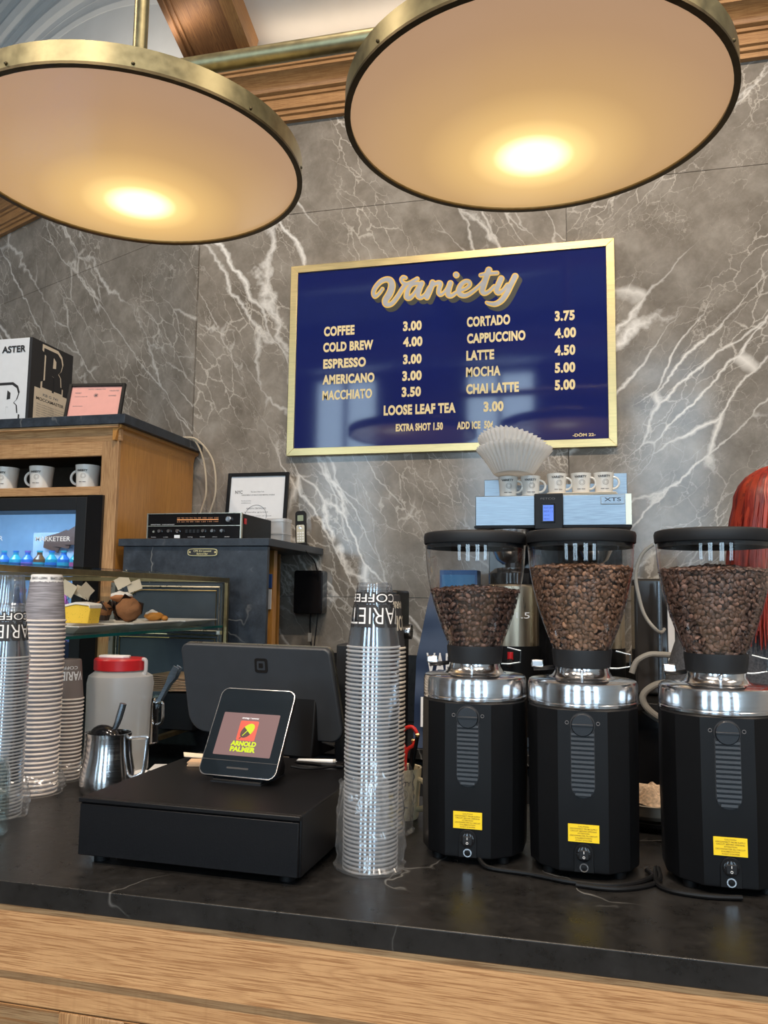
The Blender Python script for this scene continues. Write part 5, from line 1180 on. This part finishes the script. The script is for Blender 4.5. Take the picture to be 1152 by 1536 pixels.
    vp = [(0.0205*math.cos(PI+PI*k/12), 0.158+0.0205*math.sin(PI+PI*k/12)) for k in range(13)]+[(0.0205, 0.252), (-0.0205, 0.252)]
    MB().prism(vp, fy-0.0006, fy+0.002, 'XZ').build('vent_recess', M['ink'], t)
    for k in range(14):
        z = 0.1435+k*0.0078; w_ = 0.0195 if z > 0.158 else math.sqrt(max(0.0, 0.0195**2-(0.158-z)**2))
        MB().prism([(fy-0.0006, z-0.0026), (fy-0.0042, z-0.0014), (fy-0.0030, z+0.0030), (fy-0.0006, z+0.0034)], -w_, w_, 'YZ').build('vent_slat', M['lockm'], t)
    B(-0.0262, 0.0262, fy-0.0012, fy, 0.064, 0.0935).build('warning_label', M['yellow'], t)
    for k, (s, w_) in enumerate((('CAUTION', 0.018), ('DISCONNECT FROM SUPPLY', 0.046), ('CIRCUIT BEFORE OPENING', 0.044), ('ATTENTION', 0.02), ('DECONNECTER DU CIRCUIT', 0.046), ("D'ALIMENTATION", 0.028), ('AVANT D\'OUVRIR', 0.028))):
        text_mesh('lettering', s, 0.01, M['ink_y'], t, (0, fy-0.0015, 0.0890-k*0.0038), align='CENTER', width=w_, height=0.0022, bold=0.02)
    ap = [(0.0165*math.cos(PI*k/10), 0.0455+0.0165*math.sin(PI*k/10)) for k in range(11)]+[(-0.0165, 0.014), (0.0165, 0.014)]
    MB().prism(ap, fy-0.001, fy+0.002, 'XZ').build('switch_plate', M['black'], t, bevel=0.0006)
    MB().lathe([(0.0001, -0.004), (0.0095, -0.004), (0.0125, -0.0025), (0.0130, 0)], (0, fy-0.001, 0.0445), 32, axis='Y').build('rocker_housing', M['black_g'], t)
    MB().prism([(-0.0080, -0.0075), (0.0080, -0.0075), (0.0080, 0.0075), (-0.0080, 0.0075)], fy-0.0075, fy-0.004, 'XZ', c=(0, 0, 0.0445)).build('rocker', M['grey_d'], t, bevel=0.001)
    B(-0.0005, 0.0005, fy-0.0082, fy-0.0075, 0.0465, 0.0505).build('on_mark', M['ink_w'], t)
    MB().tube([(0.0018*math.cos(a*PI/5), fy-0.0078, 0.0405+0.0018*math.sin(a*PI/5)) for a in range(10)], 0.0004, 4, closed=True).build('off_mark', M['ink_w'], t)
    MB().lathe([(0.0055, -0.002), (0.0075, -0.002), (0.008, 0)], (0, fy-0.001, 0.0225), 24, axis='Y').build('button_ring', M['steel'], t)
    MB().lathe([(0.0001, -0.0035), (0.005, -0.003), (0.0056, 0)], (0, fy-0.001, 0.0225), 20, axis='Y').build('button', M['black'], t)
    # grind lever with chrome tab at the left, clear guard at the right
    MB().tube([(-0.052, 0.0, 0.352), (-0.07, -0.01, 0.350), (-0.088, -0.014, 0.349)], 0.004, 8, smooth=3).build('lever', M['black'], t)
    B(-0.092, -0.070, -0.022, -0.012, 0.352, 0.366).build('lever_tab', M['steel'], t, bevel=0.0025)
    MB().tube([(0.05, 0.01, 0.352), (0.066, 0.012, 0.352), (0.087, 0.012, 0.356), (0.088, 0.012, 0.378), (0.062, 0.012, 0.384)], 0.0016, 6).build('guard_wire', M['steel_b'], t)
    return t
M['beancore'] = plain('dark_bean_core', (0.018, 0.010, 0.008), 0.7)
M['lockm'] = plain('slate_plastic', (0.008, 0.010, 0.014), 0.42)
M['ink_y'] = plain('label_print', (0.30, 0.18, 0.01), 0.6, var=0)
grinder(-0.211, 1.607, 'black coffee grinder nearest the cup stack, hopper half full of dark beans', 0.106, 3, (0.085, 0.044, 0.033), (0.13, 0.068, 0.048))
grinder(-0.007, 1.583, 'black coffee grinder in the middle of the row, hopper nearly full of lighter beans', 0.150, 4, (0.165, 0.088, 0.055), (0.25, 0.135, 0.08))
grinder(0.227, 1.574, 'black coffee grinder cut by right photo edge, hopper nearly full', 0.146, 5, (0.13, 0.075, 0.056), (0.19, 0.108, 0.08))
for k, (pts, lab) in enumerate((([(-0.19, 1.515, 1.082), (-0.17, 1.495, 1.075), (-0.10, 1.483, 1.075), (-0.03, 1.462, 1.075), (0.035, 1.462, 1.075), (0.08, 1.49, 1.075), (0.108, 1.53, 1.075), (0.100, 1.56, 1.075)], 'black power cord looping in front of the middle grinder'),
    ([(-0.02, 1.452, 1.0745), (0.04, 1.448, 1.0745), (0.09, 1.475, 1.0745), (0.118, 1.515, 1.0745), (0.12, 1.56, 1.08)], 'second black cord beside the loop at foot of the middle grinder'),
    ([(0.118, 1.58, 1.075), (0.112, 1.53, 1.076), (0.115, 1.485, 1.075), (0.14, 1.462, 1.075), (0.19, 1.455, 1.075), (0.24, 1.462, 1.0755)], 'black power cord curling round foot of the right grinder'))):
    tag(MB().tube(pts, 0.0042, 8, smooth=6).build('power_cord', M['black']), lab, 'cord', 'grinder power cords')

# ================================================================== FILTER BREWER AND BACK BAR
br = thing('filter_brewer', 'tall steel twin filter coffee brewer with blue screen behind the grinders', 'coffee brewer', (-0.128, 3.20, 0.9855))
B(-0.29, 0.30, 0.0, 0.40, 0.0, 0.05).build('base', M['steel_b'], br, bevel=0.004)
B(-0.27, 0.28, 0.28, 0.40, 0.05, 0.85).build('column', M['black_g'], br, bevel=0.004)
B(-0.292, 0.302, 0.002, 0.40, 0.848, 0.968).build('head', M['steel_b'], br, bevel=0.003)
B(-0.296, 0.305, -0.004, 0.40, 0.840, 0.848).build('head_base', M['black'], br)
B(0.283, 0.3045, -0.002, 0.0, 0.85, 0.968).build('corner_trim', M['steel_warm'], br)
B(-0.060, 0.050, -0.018, 0.01, 0.832, 0.972).build('control_panel', M['grey_d'], br, bevel=0.004)
B(-0.032, 0.020, -0.021, -0.018, 0.858, 0.932).build('screen_bezel', M['black_g'], br, bevel=0.001)
B(-0.026, 0.014, -0.022, -0.021, 0.864, 0.926).build('screen', plain('blue_display', (0.02, 0.03, 0.1), 0.2, emit=((0.12, 0.25, 0.85), 1.0)), br)
blu = plain('display_print', (0.01, 0.01, 0.05), 0.3, emit=((0.04, 0.10, 0.55), 0.9))
for k, s in enumerate(('READY 201F', 'BREW 1 2', 'DECAF', 'MENU')): text_mesh('display_text', s, 0.01, blu, br, (-0.023, -0.0225, 0.912-k*0.014), width=0.034 if k < 2 else 0.022, height=0.0075 if k < 2 else 0.005, bold=0.02)
text_mesh('lettering', 'FETCO', 0.01, M['ink_g'], br, (-0.035, -0.0188, 0.948), width=0.055, height=0.007)
MB().prism(rrect(0.088, 0.032, 0.006, 5, 0.235, 0.944), -0.002, 0.0015, 'XZ').build('badge', M['grey_m'], br)
MB().prism(rrect(0.084, 0.028, 0.005, 5, 0.235, 0.944), -0.003, -0.002, 'XZ').build('badge_face', M['steel_b'], br)
text_mesh('lettering', 'XTS', 0.02, M['ink'], br, (0.204, -0.0036, 0.940), width=0.062, height=0.014, bold=0.01); text_mesh('lettering', 'extractor brewing system', 0.01, M['ink_g'], br, (0.202, -0.0036, 0.933), width=0.066, height=0.0035)
B(-0.285, -0.215, 0.24, 0.38, 0.968, 1.068).build('rear_vent_box', M['steel_b'], br, bevel=0.002); B(0.20, 0.302, 0.24, 0.38, 0.968, 1.085).build('rear_vent_box', M['steel_b'], br, bevel=0.002)
B(-0.285, 0.302, 0.37, 0.39, 0.968, 1.06).build('rear_rail', M['steel_b'], br)
for sx in (-0.165, 0.165):
    MB().lathe([(0.0001, 0.70), (0.03, 0.70), (0.055, 0.72), (0.090, 0.80), (0.095, 0.838), (0.0001, 0.838)], (sx, 0.11, 0), 40).build('brew_basket', M['steel'], br)
    MB().tube([(sx, 0.02, 0.80), (sx, -0.03, 0.80), (sx, -0.06, 0.795)], 0.012, 10, smooth=3).build('basket_handle', M['black'], br)
def server(x, lab):
    t = thing('thermal_server', lab, 'coffee server', (x, 3.20, 1.0360), 0, 'steel coffee servers under the brewer')
    MB().lathe([(0.0001, 0), (0.098, 0), (0.10, 0.01), (0.10, 0.335), (0.0001, 0.335)], n=48).build('base', M['black'], t)
    MB().lathe([(0.0985, 0.335), (0.0985, 0.56), (0.085, 0.575)], n=56).build('steel_body', M['steel_warm'], t)
    MB().lathe([(0.09, 0.565), (0.094, 0.57), (0.094, 0.61), (0.07, 0.63), (0.03, 0.635), (0.03, 0.65), (0.0001, 0.65)], n=48).build('lid', M['black_g'], t)
    text_mesh('lettering', '1.5', 0.03, M['ink_w'], t, (0.02, -0.0975, 0.44), width=0.05, height=0.022)
    MB().tube([(0, -0.095, 0.28), (0, -0.15, 0.28), (0, -0.155, 0.26)], 0.012, 10, smooth=3).build('tap', M['black_g'], t)
    MB().cyl((0, -0.125, 0.285), 0.011, 0.03, 12).build('tap_handle', M['red'], t)
server(-0.272, 'steel coffee server seen between the two left grinders'); server(0.046, 'steel coffee server seen right of the middle grinder')
for (x, rz, lab) in ((-0.296, 0.0, 'first white mug from left on the brewer, below the paper filters'), (-0.207, 0.05, 'second white mug from left on the brewer, with printed face'), (-0.103, 0.12, 'middle one of five white mugs on the brewer'), (-0.010, -0.05, 'second white mug from right on the brewer, standing on folded towel'), (0.077, 0.02, 'rightmost white mug on the brewer above the badge')):
    t = thing('mug', lab, 'mug', (x, 3.27, 1.9545+(0.010 if x > -0.15 else 0)), rz, 'white mugs on top of the brewer'); mug_parts(t, 0.083 if x < -0.15 else 0.080, 0.040, a_handle=-0.25)
tw = MB(); tw.box(-0.135, 0.135, -0.06, 0.06, 0, 0.0045); tw.box(-0.132, 0.13, -0.062, 0.056, 0.0046, 0.009)
tag(tw.build('folded_towel', M['cream2'] if 'cream2' in M else M['paper_c'], None, (-0.008, 3.27, 1.9545), bevel=0.0018), 'folded pale towel under the three right mugs on brewer', 'towel')
def filt(x, y, z, tx, ty, lab, n, R=0.128, rb=0.056, h=0.095):
    t = thing('paper_filters', lab, 'coffee filter', (x, y, z)); t.rotation_euler = (tx, ty, 0)
    for k in range(n):
        def rf(a, zz, k=k): return 1+0.055*(zz/h)*math.cos(a*40)
        m = MB().lathe([(0.0001, 0), (rb, 0), (rb+0.004, 0.004), (rb+(R-rb)*0.5, h*0.55), (R, h)], (0, 0, k*0.008), 320, rf=rf); m.warp(lambda p, k=k: Vector((p.x, p.y, p.z+0.004*math.sin(math.atan2(p.y, p.x)*3+k)*((p.x**2+p.y**2)/R**2))))
        m.build('paper_filter', M['filter'], t)
filt(-0.272, 3.25, 2.0430, math.radians(-4), math.radians(1), 'lower stack of white fluted paper filters resting on two mugs', 2, 0.146, 0.078, 0.100)
filt(-0.296, 3.285, 2.0900, math.radians(-17), math.radians(9), 'upper white fluted paper filter tilted on the filter stack', 2, 0.138, 0.070, 0.092)
# coffee bag, yellow-cream mug with scissors, small grinder with steel knob, tray
cb = thing('coffee_bag', 'navy blue coffee bag with white lettering behind the left grinder', 'bag', (-0.505, 3.13, 0.9865), math.radians(4))
def bagw(p):
    q = p.z/0.60; w = 1.0-0.34*max(0, q-0.55)/0.45; dth = (1-q)**0.55 if q < 1 else 0
    return Vector((p.x*w+0.014*q, p.y*(0.12+0.88*dth)+mnoise.noise(p*9)*0.010, p.z))
m = MB(); nx, nz = 14, 24; vs = []; fs = []
for j in range(nz+1):
    for (sgn) in range(4*nx):
        e = sgn//nx; q = (sgn % nx)/nx
        x, y = ((-0.135+0.27*q, -0.06), (0.135, -0.06+0.12*q), (0.135-0.27*q, 0.06), (-0.135, 0.06-0.12*q))[e]; vs.append((x, y, 0.60*j/nz))
for j in range(nz):
    for k in range(4*nx): fs.append((j*4*nx+k, j*4*nx+(k+1) % (4*nx), (j+1)*4*nx+(k+1) % (4*nx), (j+1)*4*nx+k))
fs.append(tuple(range(4*nx))[::-1]); fs.append(tuple(range(nz*4*nx, (nz+1)*4*nx)))
m.add(vs, fs).warp(bagw); m.build('bag_body', plain('navy_foil', (0.018, 0.032, 0.075), 0.42), cb)
text_mesh('lettering', 'VARIETY', 0.08, M['ink_w'], cb, (-0.085, -0.072, 0.27), width=0.21, height=0.085, bold=0.01)
B(-0.105, 0.03, -0.073, -0.071, 0.08, 0.19).build('bag_label', M['paper_w'], cb); text_mesh('lettering', 'Blend no. 5', 0.01, M['ink_g'], cb, (-0.09, -0.0735, 0.165), width=0.10, height=0.010)
ym = thing('pen_mug', 'cream diner mug holding scissors and pens beside the left grinder', 'mug', (-0.392, 1.79, 1.0705)); mug_parts(ym, 0.108, 0.040, M['cream'], a_handle=-0.3)
def holder(name, lab, parts, loc, rx, ry, cat):
    t = thing(name, lab, cat, loc); t.rotation_euler = (rx, ry, 0)
    for nm, mm, mt in parts: mm.build(nm, mt, t)
holder('scissors', 'scissors with bright red handles standing in the cream mug', [
  ('blade', MB().prism([(-0.005, -0.09), (0.003, -0.095), (0.006, 0.0), (-0.004, 0.0)], -0.001, 0.001, 'XZ'), M['steel']),
  ('handle', MB().tube([(0.0, 0, -0.02), (0.0, 0, 0.03), (0.016, 0, 0.048), (0.024, 0, 0.068), (0.012, 0, 0.086), (-0.006, 0, 0.080), (-0.012, 0, 0.06)], 0.0042, 8, smooth=4), M['red2']),
  ('handle', MB().tube([(-0.006, 0.006, -0.02), (-0.004, 0.006, 0.03), (-0.012, 0.006, 0.045), (-0.02, 0.006, 0.04)], 0.0055, 8, smooth=4), M['red2'])], (-0.388, 1.79, 1.180), 0.06, 0.05, 'scissors')
for k, (dx, dy, ry, hh, lab) in enumerate(((0.018, -0.01, 0.16, 0.082, 'black pen with gold end, tallest in the cream mug'), (-0.008, -0.02, 0.05, 0.062, 'black pen with brass tip standing left in the cream mug'), (0.010, 0.015, 0.10, 0.064, 'short black pen at back of the cream mug'))):
    holder('pen', lab, [('barrel', MB().cyl((0, 0, -0.09), 0.0042, 0.09+hh, 10), M['black']), ('tip', MB().lathe([(0.0045, hh-0.005), (0.0055, hh), (0.0035, hh+0.003)], n=12), M['brass_frame'])], (-0.39+dx, 1.79+dy, 1.170), 0, ry, 'pen')
kg = thing('small_grinder', 'small black machine with silver knob partly hidden behind the cup stack', 'appliance', (-0.489, 1.85, 1.0705))
B(-0.03, 0.066, 0.0, 0.13, 0.0, 0.495).build('housing', M['black'], kg, bevel=0.006)
MB().lathe([(0.0001, 0.0), (0.021, 0.0), (0.023, 0.004), (0.023, 0.020), (0.0245, 0.024), (0.0245, 0.034), (0.0001, 0.034)], (0, 0, 0), 32, axis='X').xf(Matrix.Translation((0.0665, 0.04, 0.398)) @ Matrix.Scale(0.72, 4)).build('knob', M['steel'], kg)
B(-0.088, -0.031, 0.02, 0.10, 0.0, 0.365).build('side_unit', M['grey_d'], kg, bevel=0.004)
tv = thing('knock_tray', 'round black tray of pale coffee chaff between middle and right grinders', 'tray', (0.137, 1.895, 1.0705))
MB().lathe([(0.0001, 0.0), (0.070, 0.0), (0.085, 0.012), (0.086, 0.02), (0.082, 0.02), (0.068, 0.006), (0.0001, 0.004)], n=40).build('dish', M['black'], tv)
MB().lathe([(0.0001, 0.02), (0.060, 0.02), (0.072, 0.030), (0.076, 0.050), (0.079, 0.052), (0.0001, 0.052)], n=40).build('basket', plain('used_filter_basket', (0.45, 0.40, 0.33), 0.5), tv)
jit(MB().lathe([(0.072, 0.052), (0.060, 0.066), (0.035, 0.078), (0.0001, 0.082)], n=48), 0.010, 60).build('chaff', plain('pale_chaff', (0.75, 0.55, 0.38), 0.9, bmp=0.8, scale=160, var=0.35), tv)
# under-counter station between the grinders, hoses, rod
es = thing('espresso_machine', 'dark espresso machine panel behind the middle and right grinders', 'espresso machine', (0.20, 2.62, 0.12))
B(-0.09, 0.75, 0.03, 0.36, 0.0, 1.10).build('lower_cabinet', M['black_g'], es, bevel=0.004)
B(-0.11, 0.75, -0.04, 0.38, 1.10, 1.125).build('shelf_top', M['soap'], es, bevel=0.003)
B(-0.045, 0.75, 0.14, 0.34, 1.13, 1.50).build('machine_body', plain('bronze_black_panel', (0.035, 0.032, 0.03), 0.14), es, bevel=0.008)
B(0.055, 0.075, 0.12, 0.139, 1.20, 1.46).build('white_strip', M['paper_w'], es)
B(-0.095, -0.082, 0.01, 0.028, 0.86, 1.02).build('oak_edge', M['oak_z'], es)
MB().cyl((0.022, 0.02, 1.128), 0.0075, 0.36, 14).build('steam_rod', M['steel_b'], es)
for pts, rr, lab in (([(0.205, 2.60, 1.72), (0.172, 2.60, 1.69), (0.152, 2.60, 1.63), (0.160, 2.60, 1.56), (0.178, 2.60, 1.50), (0.215, 2.60, 1.455), (0.24, 2.70, 1.46)], 0.0055, 'thin grey hose looping down the marble left of the right hopper'),
   ([(0.135, 2.60, 1.33), (0.15, 2.60, 1.365), (0.185, 2.60, 1.386), (0.22, 2.60, 1.388), (0.26, 2.62, 1.385)], 0.009, 'grey hose arching behind the right grinder below its hopper'),
   ([(0.24, 2.58, 1.308), (0.20, 2.57, 1.300), (0.168, 2.57, 1.275), (0.165, 2.57, 1.25), (0.185, 2.57, 1.222), (0.225, 2.58, 1.195)], 0.010, 'thick grey hose curling beside the steel top of the right grinder'),
   ([(0.150, 2.62, 1.24), (0.175, 2.62, 1.215), (0.22, 2.62, 1.185)], 0.008, 'lower grey hose end left of the right grinder')):
    tag(MB().tube(pts, rr, 10, smooth=6).build('hose', M['grey_m']), lab, 'hose', 'grey hoses behind the right grinder')
gc = thing('lidded_glass_jars', 'row of clear glass lids just above the right grinder lid', 'jar', (0.62, 3.35, 0.9865))
for k in range(2): MB().lathe([(0.0001, 0), (0.055, 0), (0.058, 0.01), (0.058, 0.76), (0.05, 0.79), (0.0001, 0.80)], (k*0.13, 0, 0), 28).build('jar', clear('far_jar_glass', (0.93, 0.95, 0.95), 0.10, 0.05), gc)
bb = thing('blue_box', 'blue carton on back counter seen through the left hopper', 'box', (-0.59, 3.42, 0.9865)); B(-0.01, 0.15, 0, 0.12, 0, 0.68).build('carton', plain('blue_card', (0.02, 0.10, 0.30), 0.5), bb, bevel=0.002); B(-0.0, 0.14, -0.001, 0, 0.58, 0.66).build('carton_label', plain('blue_label', (0.04, 0.2, 0.45), 0.5), bb)

# ================================================================== PERSON (barista seen from behind)
pe = thing('person', 'person with long red hair and grey shirt standing behind the right grinder, back turned', 'person', (0.47, 2.12, 0.1205))
def skinned(name, joints, edges, mat, sub=2, root=0):
    me = bpy.data.meshes.new(name); me.from_pydata([j[0] for j in joints], edges, []); me.materials.append(mat)
    o = bpy.data.objects.new(name, me); C.objects.link(o); o.parent = pe
    md = o.modifiers.new('skin', 'SKIN'); md.use_smooth_shade = True
    sk = me.skin_vertices[0] if me.skin_vertices else None
    if sk is None:
        bm2 = bmesh.new(); bm2.from_mesh(me); bm2.verts.layers.skin.verify(); bm2.to_mesh(me); bm2.free(); sk = me.skin_vertices[0]
    for i, j in enumerate(joints):
        r = j[1]; sk.data[i].radius = r if isinstance(r, tuple) else (r, r); sk.data[i].use_root = (i == root)
    s = o.modifiers.new('sub', 'SUBSURF'); s.levels = sub; s.render_levels = sub
    return o
skin = plain('skin', (0.62, 0.38, 0.28), 0.5); shirt = plain('grey_shirt', (0.085, 0.085, 0.092), 0.9, var=0.35, scale=220, bmp=0.3); jeans = plain('dark_trousers', (0.02, 0.022, 0.03), 0.85)
K = 1.0
J = [((0, 0, 0.93), (0.135, 0.098)), ((0, 0.0, 1.10), (0.125, 0.092)), ((0, 0.0, 1.28), (0.15, 0.10)), ((0, 0, 1.40), (0.145, 0.09)), ((0, 0, 1.47), (0.07, 0.065)),
     ((-0.17, 0, 1.41), 0.062), ((-0.225, 0.03, 1.27), 0.052), ((-0.25, 0.05, 1.13), 0.047), ((0.17, 0, 1.41), 0.062), ((0.225, 0.03, 1.27), 0.052), ((0.25, 0.05, 1.13), 0.047)]
skinned('shirt', J, [(0, 1), (1, 2), (2, 3), (3, 4), (3, 5), (5, 6), (6, 7), (3, 8), (8, 9), (9, 10)], shirt)
J = [((0, 0, 0.98), (0.15, 0.10)), ((-0.09, 0, 0.88), 0.088), ((-0.10, 0.015, 0.50), 0.062), ((-0.10, -0.01, 0.12), 0.050), ((0.09, 0, 0.88), 0.088), ((0.10, 0.015, 0.50), 0.062), ((0.10, -0.01, 0.12), 0.050)]
skinned('trousers', J, [(0, 1), (1, 2), (2, 3), (0, 4), (4, 5), (5, 6)], jeans)
for s in (-1, 1):
    skinned('shoe', [((s*0.10, -0.03, 0.045), 0.042), ((s*0.10, 0.06, 0.04), 0.042), ((s*0.105, 0.17, 0.030), 0.030)], [(0, 1), (1, 2)], M['black'])
body = [((0, 0, 1.45), 0.058), ((0, 0.008, 1.54), 0.052), ((0, 0.02, 1.60), (0.060, 0.065)), ((0, 0.025, 1.66), (0.076, 0.092)), ((0, 0.02, 1.70), (0.062, 0.075))]
skinned('head', body, [(0, 1), (1, 2), (2, 3), (3, 4)], skin)
# face, turned away from the camera (toward the wall)
for s in (-1, 1):
    MB().sphere((s*0.030, 0.108, 1.650), 0.011, 0.007, 0.007, 12, 8).build('eye', M['paper_w'], pe); MB().sphere((s*0.030, 0.1135, 1.650), 0.005, 0.003, 0.005, 10, 6).build('iris', M['ink'], pe)
    MB().sphere((s*0.079, 0.015, 1.645), 0.008, 0.018, 0.028, 12, 8).build('ear', skin, pe)
MB().tube([(0, 0.112, 1.655), (0, 0.126, 1.63), (0, 0.130, 1.618)], [0.006, 0.009, 0.011], 8, smooth=3).build('nose', skin, pe)
MB().sphere((0, 0.108, 1.588), 0.024, 0.009, 0.007, 14, 8).build('mouth', plain('lips', (0.5, 0.16, 0.14), 0.5), pe)
for s in (-1, 1):
    arm = [((s*0.25, 0.05, 1.15), 0.040), ((s*0.26, 0.09, 1.07), 0.038), ((s*0.22, 0.22, 1.08), 0.030), ((s*0.18, 0.31, 1.10), 0.022), ((s*0.165, 0.35, 1.10), (0.032, 0.018)), ((s*0.155, 0.385, 1.098), (0.034, 0.014))]
    ed = [(0, 1), (1, 2), (2, 3), (3, 4), (4, 5)]; skinned('arm', arm, ed, skin)
    for q, (dx, ln) in enumerate(((-0.030, 0.058), (-0.010, 0.070), (0.011, 0.066), (0.031, 0.052))):
        x0_ = s*0.155+dx; skinned('finger', [((x0_*1.0, 0.375, 1.099), 0.0095), ((x0_, 0.385+ln*0.5, 1.097), 0.0088), ((x0_, 0.385+ln*0.8, 1.085), 0.008), ((x0_, 0.385+ln*0.95, 1.070), 0.007)], [(0, 1), (1, 2), (2, 3)], skin)
    skinned('thumb', [((s*0.165-s*0.02, 0.345, 1.098), 0.012), ((s*0.165-s*0.055, 0.370, 1.092), 0.0105), ((s*0.165-s*0.066, 0.395, 1.084), 0.009)], [(0, 1), (1, 2)], skin)
# hair: a cap with layered strands falling over the shoulders
def hair_mat():
    m, nt, b = newmat('red_hair'); v = coords(nt, scale=(90, 90, 3)); n = N(nt, 'ShaderNodeTexNoise', i_Scale=1.0, i_Detail=4.0); L(nt, v, n.inputs['Vector'])
    g = nt.nodes.new('ShaderNodeNewGeometry')
    c1 = ramp(nt, n.outputs[0], [(0.35, (0.10, 0.007, 0.005)), (0.65, (0.34, 0.026, 0.010))])
    c2 = ramp(nt, g.outputs['Random Per Island'], [(0.0, (0.10, 0.008, 0.006)), (0.5, (0.26, 0.017, 0.008)), (1.0, (0.48, 0.055, 0.016))])
    L(nt, mixc(nt, 0.55, c1, c2), b.inputs['Base Color']); b.inputs['Roughness'].default_value = 0.36; return m
hm = MB(); rnd = random.Random(5)
cxh, cyh, czh = 0.0, -0.002, 1.655
def scalp(a, t):   # a azimuth, t polar from crown
    return Vector((0.098*math.sin(t)*math.cos(a), cyh+0.112*math.sin(t)*math.sin(a), czh+0.098*math.cos(t)))
for k in range(420):
    a = PI+rnd.random()*PI if rnd.random() < 0.72 else rnd.random()*2*PI
    if 0.30*PI < a < 0.70*PI: continue
    lay = rnd.uniform(0.0, 0.014); pts = []
    t_end = rnd.uniform(1.45, 1.75)
    for q in range(7):
        t = 0.04+(t_end-0.04)*q/6; p = scalp(a+rnd.uniform(-.02, .02), t); d = Vector((p.x, p.y-cyh, 0)); pts.append(p+d*(lay/0.1)+Vector((0, 0, lay*0.4)))
    L_ = rnd.uniform(0.20, 0.34); end = pts[-1]; out = Vector((math.cos(a), math.sin(a), 0)); ph = rnd.uniform(0, 6)
    for q in range(1, 8):
        w = q/7; pts.append(Vector((end.x*(1+0.32*w-0.1*w*w), cyh+(end.y-cyh)*(1+0.22*w), end.z-L_*w))+Vector((0.006*math.sin(ph+w*5), 0.006*math.cos(ph+w*4), 0)))
    hm.tube(pts, [0.004, 0.0062, 0.0066, 0.006, 0.0045, 0.0015], 5)
cap = MB().sphere((0, 0, czh-0.004), 0.094, 0.108, 0.093, 28, 16).warp(lambda p: Vector((p.x, cyh+p.y*(0.75 if p.y > 0.03 and p.z < czh+0.02 else 1), p.z)))
hmt = hair_mat(); hm.build('hair', hmt, pe); cap.build('hair_cap', hmt, pe)

# fittings that sit on a part belong to that part
SUB = {'rocker': 'rocker_housing', 'on_mark': 'rocker_housing', 'off_mark': 'rocker_housing', 'lock_bar': 'round_lock', 'lock_groove': 'round_lock', 'lever_tab': 'lever', 'button': 'button_ring',
       'screen': 'control_panel', 'screen_bezel': 'control_panel', 'badge_face': 'badge', 'key': 'keypad', 'locking_screw': 'neck', 'lid_seal': 'lid', 'vent_slat': 'vent_recess', 'picture_tile': 'display',
       'leaf_upper': 'display', 'leaf_lower': 'display', 'card_slot': 'shell', 'emblem_ring': 'emblem_plate', 'emblem_core': 'emblem_plate', 'basket_handle': 'brew_basket', 'cable_connector': 'cable', 'heading_outline': 'panel', 'heading_fill': 'panel'}
for root in [o for o in bpy.data.objects if o.parent is None and o.type == 'EMPTY']:
    kids = list(root.children); by = {}
    for k in kids: by.setdefault(k.name.split('.')[0], k)
    for k in kids:
        p_ = SUB.get(k.name.split('.')[0])
        if p_ and p_ in by and by[p_] is not k: k.parent = by[p_]
